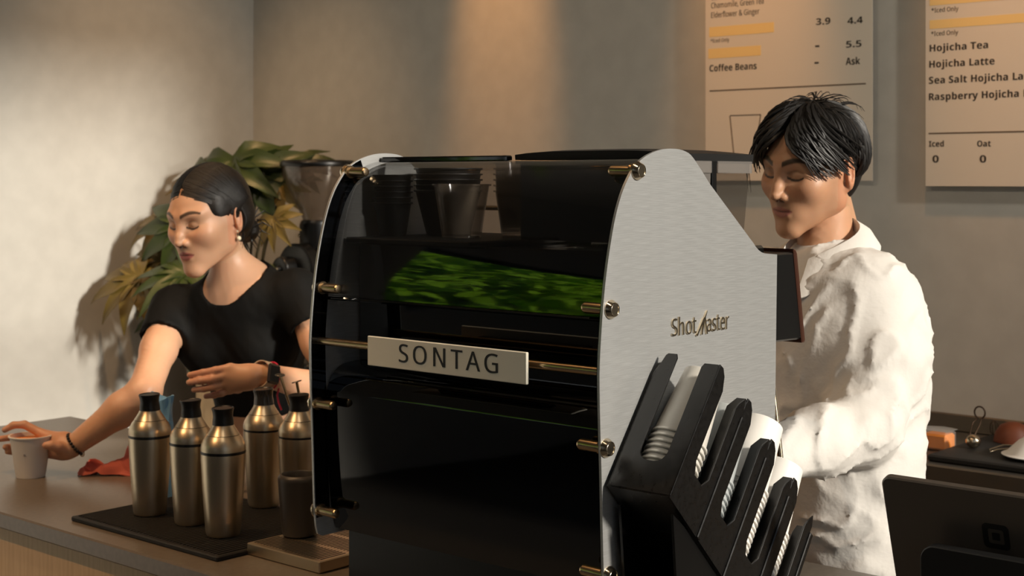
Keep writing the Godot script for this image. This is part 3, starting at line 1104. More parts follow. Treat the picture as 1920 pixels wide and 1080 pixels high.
	for x in [-1.60, -1.34]:
		part(o, "group_head", MB.new().lathe([Vector2(0, 0), Vector2(0.034, 0), Vector2(0.036, 0.03), Vector2(0.028, 0.05), Vector2(0, 0.05)], Vector3(x, 1.24, -1.965), Basis(), 24), M.chrome)
		part(o, "spout", MB.new().tube([Vector3(x, 1.245, -1.965), Vector3(x, 1.21, -1.965), Vector3(x, 1.19, -1.972)], 0.009, 10), M.chrome)
	part(o, "drip_grate", MB.new().box(Vector3(-1.72, 0.985, -2.08), Vector3(-1.21, 1.0, -1.925), 0.002), M.steel_back)
	part(o, "steam_knob", MB.new().lathe([Vector2(0, 0), Vector2(0.018, 0), Vector2(0.019, 0.02), Vector2(0.012, 0.028), Vector2(0, 0.028)], Vector3(-1.285, 1.466, -1.945), Basis(), 20), M.black)
	part(o, "steam_wand", MB.new().tube([Vector3(-1.215, 1.29, -1.95), Vector3(-1.20, 1.25, -1.985), Vector3(-1.195, 1.13, -2.0)], 0.005, 8), M.chrome)
	cups_on_machine()


func lid_rows(x0: float, x1: float, z0: float, z1: float, y: float) -> Array:
	var rows := []
	for i in 9:
		var r := []
		for j in 13:
			var u := j / 12.0
			var w := i / 8.0
			var e := 1.0 - pow(absf(u * 2 - 1), 4.0)
			var f := 1.0 - pow(absf(w * 2 - 1), 4.0)
			r.append(Vector3(lerpf(x0, x1, u), y + 0.008 * e * (0.55 + 0.45 * f), lerpf(z0, z1, w)))
		rows.append(r)
	return rows


func bean_pile(at: Vector3, half: Vector2) -> MB:
	var r := RandomNumberGenerator.new()
	r.seed = 5
	var mb := MB.new()
	mb.box(at + Vector3(-half.x, -0.018, -half.y), at + Vector3(half.x, 0.012, half.y), 0.004)
	for i in 260:
		var p := at + Vector3(r.randf_range(-half.x, half.x), 0.014 + r.randf_range(-0.002, 0.006), r.randf_range(-half.y, half.y))
		mb.ball(p, Vector3(0.005, 0.003, 0.0035), Basis.from_euler(Vector3(r.randf() * TAU, r.randf() * TAU, 0)), 8, 5)
	return mb


# a paper or plastic cup standing upright, mouth up, from y = 0
func cup_profile(rb: float, rt: float, h: float, lip := 0.0028) -> Array:
	return [Vector2(0, 0.004), Vector2(rb - 0.002, 0.004), Vector2(rb - 0.001, 0), Vector2(rb, 0.001), Vector2(rt, h - 0.003), Vector2(rt + lip, h - 0.003), Vector2(rt + lip + 0.0006, h - 0.0012), Vector2(rt + lip, h), Vector2(rt - 0.0008, h), Vector2(rt - 0.0016, h - 0.004), Vector2(rb - 0.0022, 0.0065), Vector2(0, 0.0065)]


func cups_on_machine() -> void:
	var y := 1.4865
	var stack := func(called: String, cx: float, cz: float, n: int, pitch: float, prof: Array, mt: Material, label: String, group: String) -> void:
		var mesh := MB.new().lathe(prof, Vector3.ZERO, Basis(), 32).commit()
		for i in n:
			var c := MeshInstance3D.new()
			c.name = unused(called)
			add_child(c)
			c.position = Vector3(cx, y + i * pitch, cz)
			c.mesh = mesh
			c.material_override = mt
			tag(c, label, "cup", group)
	stack.call("clear_cup", -1.578, -1.672, 1, 0.01, cup_profile(0.031, 0.044, 0.085), M.clear_cup, "single clear plastic cup behind the smoked cover of the espresso machine", "")
	stack.call("clear_cup", -1.517, -1.745, 6, 0.009, cup_profile(0.031, 0.041, 0.075), M.clear_cup, "clear plastic cup in the ribbed stack beside the hopper on the machine", "clear cups stacked on the machine")
	stack.call("dark_cup", -1.668, -1.735, 5, 0.009, cup_profile(0.036, 0.054, 0.075), M.brown_cup, "dark brown cup in the stack seen through the smoked cover", "dark cups on the machine")
	stack.call("black_cup", -1.712, -1.650, 6, 0.009, cup_profile(0.022, 0.030, 0.055), M.black_matte, "small black cup in the stack by the steel panel under the smoked cover", "small black cups on the machine")


# ============================================================ cup dispenser leaning on the machine
func cup_dispenser() -> void:
	var o0 := Vector3(-1.1665, 1.176, -1.513)
	var A := Vector3(0, 0.80, -0.60)
	var Rd := Vector3(0, -0.60, -0.80)
	var p := 0.0868
	var step := -0.0142
	var w := 0.101
	var th := 0.003
	var o := base("cup_dispenser", "black plastic tiered cup dispenser with four slots leaning along the steel side panel", "cup dispenser", o0)
	# basis: x out of the panel, a along the tubes, z = -r
	var fr := func(i: int) -> Transform3D:
		return Transform3D(Basis(Vector3(1, 0, 0), A, -Rd), o0 + Rd * (p * i) + A * (step * i))
	var ap := 0.196
	for i in 5:
		var tf: Transform3D = fr.call(i)
		# cross wall with a U slot: x across, y along the tube
		var poly := PackedVector2Array([Vector2(0, 0 if i == 0 else 0.0), Vector2(w, 0), Vector2(w, ap - 0.004), Vector2(w - 0.004, ap), Vector2(w - 0.026, ap), Vector2(w - 0.029, ap - 0.006)])
		if i > 0 and i < 4: poly = PackedVector2Array([Vector2(0, 0), Vector2(w, 0), Vector2(w, ap + 0.006), Vector2(w - 0.004, ap + 0.012), Vector2(w - 0.018, ap + 0.012), Vector2(w - 0.029, ap - 0.002)])
		if i == 4: poly = PackedVector2Array([Vector2(0, 0), Vector2(w, 0), Vector2(w, ap - 0.02), Vector2(w - 0.008, ap - 0.008), Vector2(w - 0.024, ap - 0.008), Vector2(w - 0.028, ap - 0.02)])
		var sl := w - 0.029
		for k in 5:
			var a := PI * 0.5 * k / 4.0
			poly.append(Vector2(sl - 0.016 + cos(a) * 0.016, 0.062 - sin(a) * 0.016))
		for k in 5:
			var a := PI * 0.5 * k / 4.0
			poly.append(Vector2(0.029 + 0.016 - sin(a) * 0.016, 0.062 - cos(a) * 0.016))
		poly.append_array(PackedVector2Array([Vector2(0.029, ap + 0.004), Vector2(0.026, ap + 0.010), Vector2(0.012, ap + 0.010), Vector2(0.009, ap + 0.007), Vector2(0, ap - 0.030)]))
		part(o, "end_wall" if i == 0 else "divider", MB.new().prism(poly, th, tf * Transform3D(Basis(), Vector3(0, 0, -th * 0.5 if i else -th)), 0.0006), M.dispenser, tf.origin)
	for i in 4:
		var tf: Transform3D = fr.call(i)
		# side wall facing out, U slot open at the top: (r, a)
		var out := PackedVector2Array([Vector2(0, 0), Vector2(p, step), Vector2(p, ap + step - 0.006), Vector2(p - 0.006, ap - 0.006), Vector2(p - 0.015, ap - 0.018), Vector2(p - 0.020, ap - 0.028)])
		var s0 := 0.026
		var s1 := p - 0.020
		out.append_array(PackedVector2Array([Vector2(s1, 0.060), Vector2(s1 - 0.010, 0.046), Vector2(s0 + 0.008, 0.050), Vector2(s0, 0.066)]))
		var e := 0.0 if i == 0 else 0.013
		out.append_array(PackedVector2Array([Vector2(s0, ap - 0.026 + e), Vector2(s0 - 0.008, ap - 0.008 + e), Vector2(s0 - 0.017, ap + e), Vector2(0, ap + e)]))
		var side := Transform3D(Basis(Rd, A, Vector3(1, 0, 0)), tf.origin + Vector3(w - th, 0, 0))
		part(o, "slot_wall", MB.new().prism(out, th, side, 0.0006), M.dispenser, tf.origin)
		# proud ridge where one tier steps over the next
		var rid := Transform3D(Basis(Rd, A, Vector3(1, 0, 0)), tf.origin + Vector3(w, 0, 0))
		part(o, "ridge", MB.new().box(Vector3(p - 0.003, step, -0.001), Vector3(p + 0.006, ap + step - 0.016, 0.0030), 0.0012, rid), M.dispenser, tf.origin)
		# wall along the machine
		var inn := PackedVector2Array([Vector2(0, 0), Vector2(p, step), Vector2(p, ap + step - 0.03), Vector2(p - 0.008, ap + step), Vector2(p - 0.022, ap + step + 0.008), Vector2(p - 0.026, ap - 0.03), Vector2(p - 0.026, 0.09), Vector2(0.026, 0.09), Vector2(0.026, ap - 0.02), Vector2(0.018, ap + 0.008), Vector2(0.008, ap), Vector2(0, ap - 0.02)])
		part(o, "back_wall", MB.new().prism(inn, th, Transform3D(Basis(Rd, A, Vector3(1, 0, 0)), tf.origin), 0.0006), M.dispenser, tf.origin)
		part(o, "floor_plate", MB.new().prism(PackedVector2Array([Vector2(0, 0), Vector2(p, step), Vector2(p, step + th), Vector2(0, th)]), w, Transform3D(Basis(Rd, A, Vector3(1, 0, 0)), tf.origin)), M.dispenser, tf.origin)
	# stand under the slope
	var foot := MB.new()
	foot.prism(PackedVector2Array([Vector2(-1.530, 1.150), Vector2(-1.735, 0.985), Vector2(-1.735, 0.921), Vector2(-1.575, 0.921), Vector2(-1.545, 0.99)]), 0.004, Transform3D(Basis(Vector3(0, 0, 1), Vector3(0, 1, 0), Vector3(1, 0, 0)), Vector3(-1.160, 0, 0)))
	foot.prism(PackedVector2Array([Vector2(-1.530, 1.150), Vector2(-1.735, 0.985), Vector2(-1.735, 0.921), Vector2(-1.575, 0.921), Vector2(-1.545, 0.99)]), 0.004, Transform3D(Basis(Vector3(0, 0, 1), Vector3(0, 1, 0), Vector3(1, 0, 0)), Vector3(-1.076, 0, 0)))
	foot.box(Vector3(-1.160, 0.921, -1.74), Vector3(-1.072, 0.925, -1.56), 0.001)
	part(o, "stand", foot, M.black)
	part(o, "clip", MB.new().box(Vector3(-1.118, 0.985, -1.566), Vector3(-1.082, 1.045, -1.552), 0.004), M.black)
	# the cups, mouths down, nested along the tubes
	var prof := cup_profile(0.0285, 0.0372, 0.104, 0.0026)
	var mesh := MB.new().lathe(prof, Vector3.ZERO, Basis(), 36).commit()
	var plan := [[12, 0.0085, M.cup_print, "printed pale cup nested in the first and uppermost slot of the black dispenser", "end cup showing its printed side in the uppermost slot of the black dispenser"], [13, 0.0085, M.cup_clear, "translucent cup nested in the second slot of the black dispenser", "end cup of the translucent stack in the second slot of the black dispenser"], [20, 0.0078, M.cup_white, "white paper cup nested in the third slot of the black dispenser", "end cup showing its tall white side in the third slot of the black dispenser"], [19, 0.0078, M.cup_white, "white paper cup nested in the last and lowest slot of the black dispenser", "end cup showing its white side in the lowest slot of the black dispenser"]]
	for i in 4:
		var tf: Transform3D = fr.call(i)
		for k in int(plan[i][0]):
			var c := MeshInstance3D.new()
			c.name = unused("takeaway_cup")
			add_child(c)
			var q: Vector3 = tf.origin + Vector3(w * 0.5, 0, 0) + Rd * (p * 0.5) + A * (0.112 + step * 0.5 + k * plan[i][1] + (k % 3) * 0.0003)
			c.basis = Basis(Vector3(1, 0, 0), -A, Rd)
			c.position = q
			c.mesh = mesh
			c.material_override = plan[i][2]
			tag(c, plan[i][3] if k < int(plan[i][0]) - 1 else plan[i][4], "cup", ["cups in the first slot", "cups in the second slot", "cups in the third slot", "cups in the last slot"][i])
			if k == int(plan[i][0]) - 1 and i != 1:
				# print on the cup that shows its side
				var pr := MB.new()
				var face := Basis(Vector3.UP, float([0.9, 0.0, 2.0, 2.0][i]))
				pr.text("O S", 0.009, Transform3D(face, Vector3.ZERO) * Transform3D(Basis(), Vector3(-0.010, 0.040, 0.0326)), 0.0006, false, 0.0326)
				inner(c, "print", pr, M.ink)


# ============================================================ things on the customer counter
func counter_things() -> void:
	# ribbed rubber bar mat
	var m0 := Vector3(-2.487, CT, -1.86)
	var m1 := Vector3(-2.030, CT + 0.009, -1.538)
	var mat_ := base("bar_mat", "black ribbed rubber bar mat under the steel shakers", "bar mat", Vector3(-2.26, CT, -1.70))
	part(mat_, "base", MB.new().box(m0, m1, 0.002), M.rubber)
	var ribs := MB.new()
	for i in 44:
		var x := lerpf(m0.x + 0.012, m1.x - 0.012, i / 43.0)
		ribs.box(Vector3(x - 0.0022, m1.y - 0.001, m0.z + 0.010), Vector3(x + 0.0022, m1.y + 0.0022, m1.z - 0.010), 0.0008)
	var rb := part(mat_, "ribs", ribs, M.rubber)
	rb.set_meta("kind", "stuff")
	# five steel shakers with black caps
	var y := CT + 0.0105
	var who := [
		[Vector3(-2.382, y, -1.645), "steel cocktail shaker with black cap and dark seam, nearest the coral cloth", 0.0, true],
		[Vector3(-2.259, y, -1.652), "steel cocktail shaker with black cap, partly behind the frontmost shaker", 0.6, true],
		[Vector3(-2.141, y, -1.636), "frontmost steel cocktail shaker with black cap at the front corner of the mat", -0.4, true],
		[Vector3(-2.272, y, -1.836), "steel cocktail shaker with a shiny grey cap in the back row", 0.3, false],
		[Vector3(-2.160, y, -1.832), "steel cocktail shaker with black cap behind the dark tumbler", 0.2, false],
	]
	for w in who: shaker(w[0], w[1], w[2], w[3])
	# drip tray with a slotted plate
	var t := base("drip_tray", "low brushed steel drip tray with slotted top beside the machine", "drip tray", Vector3(-1.93, CT, -1.71))
	part(t, "pan", MB.new().box(Vector3(-2.033, CT, -1.815), Vector3(-1.840, CT + 0.021, -1.604), 0.002), M.shaker)
	var slots := part(t, "slots", slot_plate(Vector3(-2.028, CT + 0.0212, -1.810), Vector3(-1.845, CT + 0.0212, -1.609)), M.black_matte)
	slots.set_meta("kind", "stuff")
	# dark tumbler on the tray
	var tc := Vector3(-2.004, CT + 0.0225, -1.700)
	var g := base("dark_tumbler", "matte dark grey tumbler with a rounded rim on the drip tray", "tumbler", tc)
	part(g, "body", MB.new().lathe([Vector2(0, 0), Vector2(0.028, 0), Vector2(0.031, 0.003), Vector2(0.0385, 0.098), Vector2(0.0385, 0.103), Vector2(0.036, 0.1075), Vector2(0.032, 0.109), Vector2(0.030, 0.106), Vector2(0.028, 0.095), Vector2(0, 0.094)], tc, Basis(), 40), M.tumbler)
	# clear mixing glass with two steel spoons behind the shakers
	var mg := Vector3(-2.205, CT + 0.001, -1.925)
	var glass := base("mixing_glass", "clear mixing glass behind the back row of shakers holding two spoons", "glass", mg)
	part(glass, "body", MB.new().lathe([Vector2(0, 0), Vector2(0.036, 0), Vector2(0.038, 0.004), Vector2(0.043, 0.15), Vector2(0.041, 0.15), Vector2(0.036, 0.012), Vector2(0, 0.010)], mg, Basis(), 32), M.clear)
	var tips := [Vector3(-2.243, 1.191, -1.853), Vector3(-2.207, 1.180, -1.865)]
	var foots := [mg + Vector3(0.012, 0.014, 0.006), mg + Vector3(-0.018, 0.014, -0.008)]
	for k in 2:
		var tip: Vector3 = tips[k]
		var dir: Vector3 = (tip - foots[k]).normalized()
		var s := base("bar_spoon", ["long steel bar spoon with flat disc end, the taller one in the mixing glass", "steel bar spoon with tilted disc end, the shorter one in the mixing glass"][k], "spoon", foots[k])
		part(s, "handle", MB.new().tube([foots[k], foots[k].lerp(tip, 0.5), tip], 0.0029, 8), M.rod)
		var side := dir.cross(Vector3(0.2, 0.1 + 0.5 * k, 1)).normalized()
		var nrm := (Vector3.UP * 0.9 + dir * 0.4 + side * (0.25 - 0.6 * k)).normalized()
		var bb := Basis(nrm.cross(Vector3.FORWARD).normalized(), nrm, nrm.cross(Vector3.FORWARD).normalized().cross(nrm).normalized())
		part(s, "disc", MB.new().lathe([Vector2(0, -0.0012), Vector2(0.0095, -0.0012), Vector2(0.0102, 0), Vector2(0.0095, 0.0012), Vector2(0, 0.0012)], tip, bb, 20), M.steel_back)
	# crumpled blue bag behind the shakers
	blue_bag(Vector3(-2.556, CT, -1.795))
	# takeaway coffee at the end of the counter
	var cp := Vector3(-2.926, CT, -1.709)
	var c := base("coffee_cup", "white paper takeaway cup of coffee under the woman's hand", "cup", cp)
	part(c, "body", MB.new().lathe(cup_profile(0.0315, 0.0445, 0.092, 0.0030), cp, Basis(), 48), M.cup_white)
	part(c, "coffee", MB.new().lathe([Vector2(0, 0.0805), Vector2(0.0418, 0.0805), Vector2(0.0418, 0.083), Vector2(0.030, 0.0835), Vector2(0, 0.0835)], cp, Basis(), 40), M.coffee)
	var turn := Basis(Vector3.UP, atan2(0.66 + 0.30, 0.75))
	part(c, "print", MB.new().text("SONTAG", 0.0042, Transform3D(turn, cp) * Transform3D(Basis(), Vector3(-0.010, 0.051, 0.0393)), 0.0004, false, 0.0393), M.ink)
	cloth()
	tablet()


func shaker(at: Vector3, label: String, turn: float, dark_seam: bool) -> void:
	var o := base("cocktail_shaker", label, "shaker", at, "steel shakers on the bar mat")
	var R := 0.0405
	# tapering can
	part(o, "can", MB.new().lathe([Vector2(0, 0), Vector2(0.026, 0), Vector2(0.0295, 0.002), Vector2(0.0315, 0.008), Vector2(0.0345, 0.045), Vector2(0.0378, 0.09), Vector2(R - 0.0008, 0.128), Vector2(R, 0.138), Vector2(R, 0.151), Vector2(0.037, 0.151), Vector2(0.035, 0.149), Vector2(0, 0.149)], at, Basis(), 48, 0.8), M.shaker)
	part(o, "seam_ring", MB.new().lathe([Vector2(0.036, 0.1505), Vector2(R + (0.0004 if dark_seam else -0.0012), 0.1505), Vector2(R + (0.0006 if dark_seam else -0.0010), 0.153), Vector2(R + (0.0002 if dark_seam else -0.0012), 0.1555), Vector2(0.036, 0.1555)], at, Basis(), 48), M.black)
	part(o, "shoulder", MB.new().lathe([Vector2(0.035, 0.1550), Vector2(R, 0.1552), Vector2(R, 0.162), Vector2(R - 0.0015, 0.1685), Vector2(0.0345, 0.1775), Vector2(0.0300, 0.1832), Vector2(0.0290, 0.1832), Vector2(0.0285, 0.182)], at, Basis(), 48, 0.85), M.shaker)
	part(o, "collar", MB.new().lathe([Vector2(0.0280, 0.1840), Vector2(0.0298, 0.1842), Vector2(0.0262, 0.1895), Vector2(0.0218, 0.1965), Vector2(0.0196, 0.2015), Vector2(0.0180, 0.2015)], at, Basis(), 40, 0.85), M.shaker)
	part(o, "neck_ring", MB.new().lathe([Vector2(0.026, 0.1829), Vector2(0.0294, 0.1829), Vector2(0.0294, 0.1843), Vector2(0.026, 0.1843)], at, Basis(), 40), M.black)
	var tilt := Basis(Vector3(cos(turn), 0, sin(turn)), 0.05)
	part(o, "cap", MB.new().lathe([Vector2(0, 0), Vector2(0.0196, 0), Vector2(0.0190, 0.008), Vector2(0.0178, 0.016), Vector2(0.0186, 0.024), Vector2(0.0202, 0.0295), Vector2(0.0200, 0.0312), Vector2(0.0186, 0.0316), Vector2(0.0176, 0.0305), Vector2(0, 0.0305)], at + Vector3(0, 0.2015, 0), tilt, 36, 0.8), M.cap if dark_seam or turn < 0.25 else M.cap_grey)


func slot_plate(lo: Vector3, hi: Vector3) -> MB:
	var mb := MB.new()
	for i in 22:
		for j in 3:
			var x := lerpf(lo.x, hi.x, (i + 0.5) / 22.0)
			var z0 := lerpf(lo.z, hi.z, (j + 0.08) / 3.0)
			var z1 := lerpf(lo.z, hi.z, (j + 0.92) / 3.0)
			mb.box(Vector3(x - 0.0019, lo.y - 0.002, z0), Vector3(x + 0.0019, lo.y + 0.0003, z1), 0.0006)
	return mb


func blue_bag(at: Vector3) -> void:
	var n := FastNoiseLite.new()
	n.seed = 8
	n.frequency = 9.0
	var prof := [[0.034, 0.0], [0.037, 0.03], [0.037, 0.09], [0.034, 0.125], [0.029, 0.150], [0.030, 0.165], [0.036, 0.185], [0.040, 0.205]]
	var rows := []
	for i in prof.size():
		var r := []
		for k in 25:
			var w := TAU * (k % 24) / 24.0
			var p := Vector3(cos(w), 0, sin(w))
			var rr: float = prof[i][0] * (1.0 + 0.55 * n.get_noise_3d(p.x * 0.1, float(prof[i][1]) * 1.4, p.z * 0.1))
			var flat := 0.55 if i > 4 else 0.85
			# a flattened top that leans over
			r.append(at + Vector3(p.x * rr * 0.92 + p.z * rr * 0.3, prof[i][1] + (0.006 * cos(w * 2.0) if i == 7 else 0.0), p.z * rr * flat))
		rows.append(r)
	var o := base("blue_bag", "translucent blue plastic bag gathered upright behind the shakers", "bag", at)
	part(o, "film", MB.new().sheet(rows, 0.0008, 0.75), M.blue)
	part(o, "contents", MB.new().lathe([Vector2(0, 0.002), Vector2(0.028, 0.002), Vector2(0.031, 0.03), Vector2(0.030, 0.10), Vector2(0.020, 0.125), Vector2(0, 0.13)], at, Basis(), 24), M.pale_blue)


func cloth() -> void:
	var n := FastNoiseLite.new()
	n.seed = 14
	n.frequency = 14.0
	var ex := Vector3(0.72, 0, -0.69)
	var ez := Vector3(0.55, 0, 0.83)
	var o := Vector3(-2.868, CT + 0.0008, -1.800)
	var rows := []
	for i in 19:
		var r := []
		for j in 19:
			var u := i / 18.0
			var v := j / 18.0
			var p := o + ex * (u * 0.135) + ez * ((v - 0.5) * 0.075 * (1.0 - 0.35 * (1.0 - u)))
			var edge := minf(minf(u, 1.0 - u), minf(v, 1.0 - v))
			var rise := 0.016 + 0.020 * n.get_noise_2d(u * 0.17, v * 0.13) + 0.040 * exp(-pow((u - 0.80) / 0.13, 2.0) - pow((v - 0.30) / 0.24, 2.0)) + 0.010 * sin(u * 9.0 + v * 4.0)
			rise = maxf(rise, 0.0) * clampf(0.12 + edge * 7.0, 0.0, 1.0) + 0.004 * maxf(0.0, sin(u * 14.0) * sin(v * 11.0))
			r.append(p + Vector3(0.004 * sin(v * 21.0 + u * 4.0), maxf(rise, 0.0005), 0.004 * sin(u * 17.0)))
		rows.append(r)
	solo("cleaning_cloth", MB.new().sheet(rows, 0.0022, 0.4), M.coral, "crumpled coral red cleaning cloth lying on the worktop", "cloth", o)


func tablet() -> void:
	# point-of-sale tablet seen from behind, leaning towards the customers at the top
	var z := -1.76
	var tilt := 0.30
	var b := Basis(Vector3(1, 0, 0), tilt)          # y up the slab, z out of its back
	var tl := Vector3(-0.9015, 1.187, z)
	var o := base("sales_tablet", "brown grey sales tablet stand seen from behind with a black square emblem", "tablet", Vector3(-0.77, CT, z - 0.05))
	var W := 0.268
	var Hh := 0.215
	var f := Transform3D(b, tl)
	var rr := 0.013
	var poly := PackedVector2Array()
	for q in [[W - rr, -rr, 0.0], [rr, -rr, PI / 2], [rr, -Hh + rr, PI], [W - rr, -Hh + rr, PI * 1.5]]:
		for k in 7:
			var a: float = q[2] + PI / 2 * k / 6.0
			poly.append(Vector2(q[0] + cos(a) * rr, q[1] + sin(a) * rr))
	part(o, "shell", MB.new().prism(poly, 0.012, f * Transform3D(Basis(), Vector3(0, 0, -0.012)), 0.002), M.tablet, null, "brown grey metal back shell")
	part(o, "screen", MB.new().box(Vector3(0.008, -Hh + 0.008, -0.0135), Vector3(W - 0.008, -0.008, -0.012), 0.0004, f), M.screen)
	# emblem: rounded square ring with a square inside it
	var c := Vector2(0.1505, -0.0615)
	var mb := MB.new()
	var h := 0.0172
	mb = ring_mesh(c, h, h * 0.60, 0.006, 0.0032, f)
	part(o, "emblem", mb, M.ink)
	part(o, "emblem_core", MB.new().prism(round_rect(c, h * 0.29, 0.0012), 0.0008, f), M.ink)
	# black stand that carries it
	var arm := MB.new()
	var g := Transform3D(Basis(Vector3(1, 0, 0), 0.10), Vector3(-0.838, 1.111, z + 0.017))
	var ap := PackedVector2Array()
	var aw := 0.24
	for q in [[aw - 0.02, -0.02, 0.0], [0.02, -0.02, PI / 2]]:
		for k in 7:
			var a: float = q[2] + PI / 2 * k / 6.0
			ap.append(Vector2(q[0] + cos(a) * 0.02, q[1] + sin(a) * 0.02))
	ap.append(Vector2(-0.006, -0.1885))
	ap.append(Vector2(aw + 0.006, -0.1885))
	arm.prism(ap, 0.016, g * Transform3D(Basis(), Vector3(0, 0, -0.016)), 0.0015)
	part(o, "stand", arm, M.black_matte, null, "black rounded stand")
	part(o, "stand_foot", MB.new().box(Vector3(-0.84, CT, z - 0.17), Vector3(-0.60, CT + 0.008, z + 0.036), 0.003), M.black_matte)


func round_rect(c: Vector2, h: float, r: float) -> PackedVector2Array:
	var p := PackedVector2Array()
	for q in [[1, 1, 0.0], [-1, 1, PI / 2], [-1, -1, PI], [1, -1, PI * 1.5]]:
		for k in 6:
			var a: float = q[2] + PI / 2 * k / 5.0
			p.append(c + Vector2(q[0] * (h - r) + cos(a) * r, q[1] * (h - r) + sin(a) * r))
	return p


func ring_mesh(c: Vector2, ho: float, hi: float, ro: float, ri: float, tf: Transform3D) -> MB:
	var a := round_rect(c, ho, ro)
	var b := round_rect(c, hi, ri)
	var t := PackedVector3Array()
	var d := 0.0008
	for i in a.size():
		var j := (i + 1) % a.size()
		var q := [Vector3(a[i].x, a[i].y, d), Vector3(a[j].x, a[j].y, d), Vector3(b[j].x, b[j].y, d), Vector3(b[i].x, b[i].y, d)]
		var w := []
		for p in q: w.append(Vector3(p.x, p.y, 0))
		t.append_array([q[0], q[1], q[2], q[0], q[2], q[3], q[0], w[0], w[1], q[0], w[1], q[1], q[3], q[2], w[2], q[3], w[2], w[3], w[0], w[2], w[1], w[0], w[3], w[2]])
	for i in t.size(): t[i] = tf * t[i]
	var mb := MB.new()
	mb.add(t, 0.8)
	return mb


# ============================================================ things on the back counter
func back_things() -> void:
	grinder(Vector3(-3.865, CT, -3.36))
	# black tray of small bar tools
	var t0 := Vector3(-1.512, CT + 0.0005, -3.560)
	var t1 := Vector3(-0.95, CT + 0.016, -3.185)
	var tray := base("tool_tray", "black flat tray of small bar tools on the steel back worktop", "tray", Vector3(-1.23, CT, -3.37))
	part(tray, "base", MB.new().box(t0, t1, 0.004), M.black_matte)
	var y := t1.y + 0.0005
	# tea strainer: steel ball with a long looped wire handle
	var bc := Vector3(-1.461, y + 0.017, -3.325)
	var s := base("tea_strainer", "steel mesh tea strainer ball with a long looped wire handle on the black tray", "strainer", Vector3(bc.x, y, bc.z))
	part(s, "ball", MB.new().ball(bc, Vector3(0.0175, 0.0165, 0.0175)), M.chrome)
	var wire := []
	var top := Vector3(-1.499, 1.003, -3.45)
	for k in 25:
		var w := -PI * 0.5 + 0.35 + (TAU - 0.7) * k / 24.0
		wire.append(top + Vector3(cos(w) * 0.0135, sin(w) * 0.0145, 0))
	wire.push_front(Vector3(-1.492, y + 0.040, -3.435))
	wire.push_front(Vector3(-1.497, y + 0.006, -3.40))
	wire.append(Vector3(-1.513, y + 0.040, -3.44))
	wire.append(Vector3(-1.510, y + 0.004, -3.41))
	part(s, "handle", MB.new().tube(wire, 0.0021, 8), M.dark_wire)
	part(s, "hook", MB.new().tube([Vector3(-1.503, y + 0.004, -3.405), Vector3(-1.480, y + 0.004, -3.36), bc + Vector3(-0.008, -0.008, -0.014)], 0.0020, 8), M.dark_wire)
	# tongs, bowl, dish, whisk
	var tg := base("sugar_tongs", "small bright steel tongs lying on the black tray", "tongs", Vector3(-1.40, y, -3.33))
	part(tg, "arms", MB.new().tube([Vector3(-1.388, y + 0.004, -3.410), Vector3(-1.402, y + 0.010, -3.36), Vector3(-1.412, y + 0.006, -3.305), Vector3(-1.404, y + 0.003, -3.292), Vector3(-1.394, y + 0.008, -3.305), Vector3(-1.366, y + 0.004, -3.395)], 0.0022, 8), M.chrome)
	var bo := Vector3(-1.425, y, -3.475)
	solo("clay_bowl", MB.new().lathe([Vector2(0, 0.048), Vector2(0.014, 0.047), Vector2(0.030, 0.040), Vector2(0.041, 0.024), Vector2(0.046, 0.005), Vector2(0.046, 0), Vector2(0.043, 0), Vector2(0.037, 0.022), Vector2(0.027, 0.035), Vector2(0.012, 0.042), Vector2(0, 0.043)], bo, Basis(), 36), M.terracotta, "brown clay bowl turned upside down at the back of the tray", "bowl", bo)
	var sa := Vector3(-1.300, y, -3.300)
	solo("white_dish", MB.new().lathe([Vector2(0, 0), Vector2(0.030, 0), Vector2(0.073, 0.006), Vector2(0.076, 0.009), Vector2(0.064, 0.014), Vector2(0.038, 0.040), Vector2(0.018, 0.052), Vector2(0, 0.054)], sa, Basis(), 40), M.cup_white, "white domed dish at the front of the black tray", "dish", sa)
	var wc := Vector3(-1.492, y, -3.520)
	var whisk := base("milk_whisk", "small wire whisk lying behind the strainer against the upstand", "whisk", wc)
	var wm := MB.new()
	for k in 4:
		var a := PI * k / 4.0
		var loop := []
		for j in 13:
			var w := TAU * j / 12.0
			loop.append(wc + Vector3(sin(w) * 0.011 * cos(a), 0.020 - cos(w) * 0.018, sin(w) * 0.011 * sin(a)))
		wm.tube(loop, 0.0010, 6)
	part(whisk, "wires", wm, M.dark_wire)
	# amber tub of sauce
	var ax := Vector3(-1.557, CT, -3.345)
	var tub := base("sauce_tub", "clear tub of amber sauce with a loose lid on the steel worktop", "tub", ax)
	part(tub, "contents", MB.new().box(ax + Vector3(-0.031, 0.002, -0.026), ax + Vector3(0.031, 0.040, 0.026), 0.005), M.amber)
	part(tub, "tub_wall", MB.new().box(ax + Vector3(-0.033, 0, -0.028), ax + Vector3(0.033, 0.046, 0.028), 0.005), M.clear)
	part(tub, "lid", MB.new().sheet([[ax + Vector3(-0.037, 0.048, -0.030), ax + Vector3(0, 0.050, -0.032), ax + Vector3(0.035, 0.048, -0.030)], [ax + Vector3(-0.039, 0.052, 0), ax + Vector3(0, 0.049, 0), ax + Vector3(0.036, 0.048, 0)], [ax + Vector3(-0.035, 0.047, 0.030), ax + Vector3(0, 0.049, 0.032), ax + Vector3(0.035, 0.047, 0.030)]], 0.0012), M.clear)


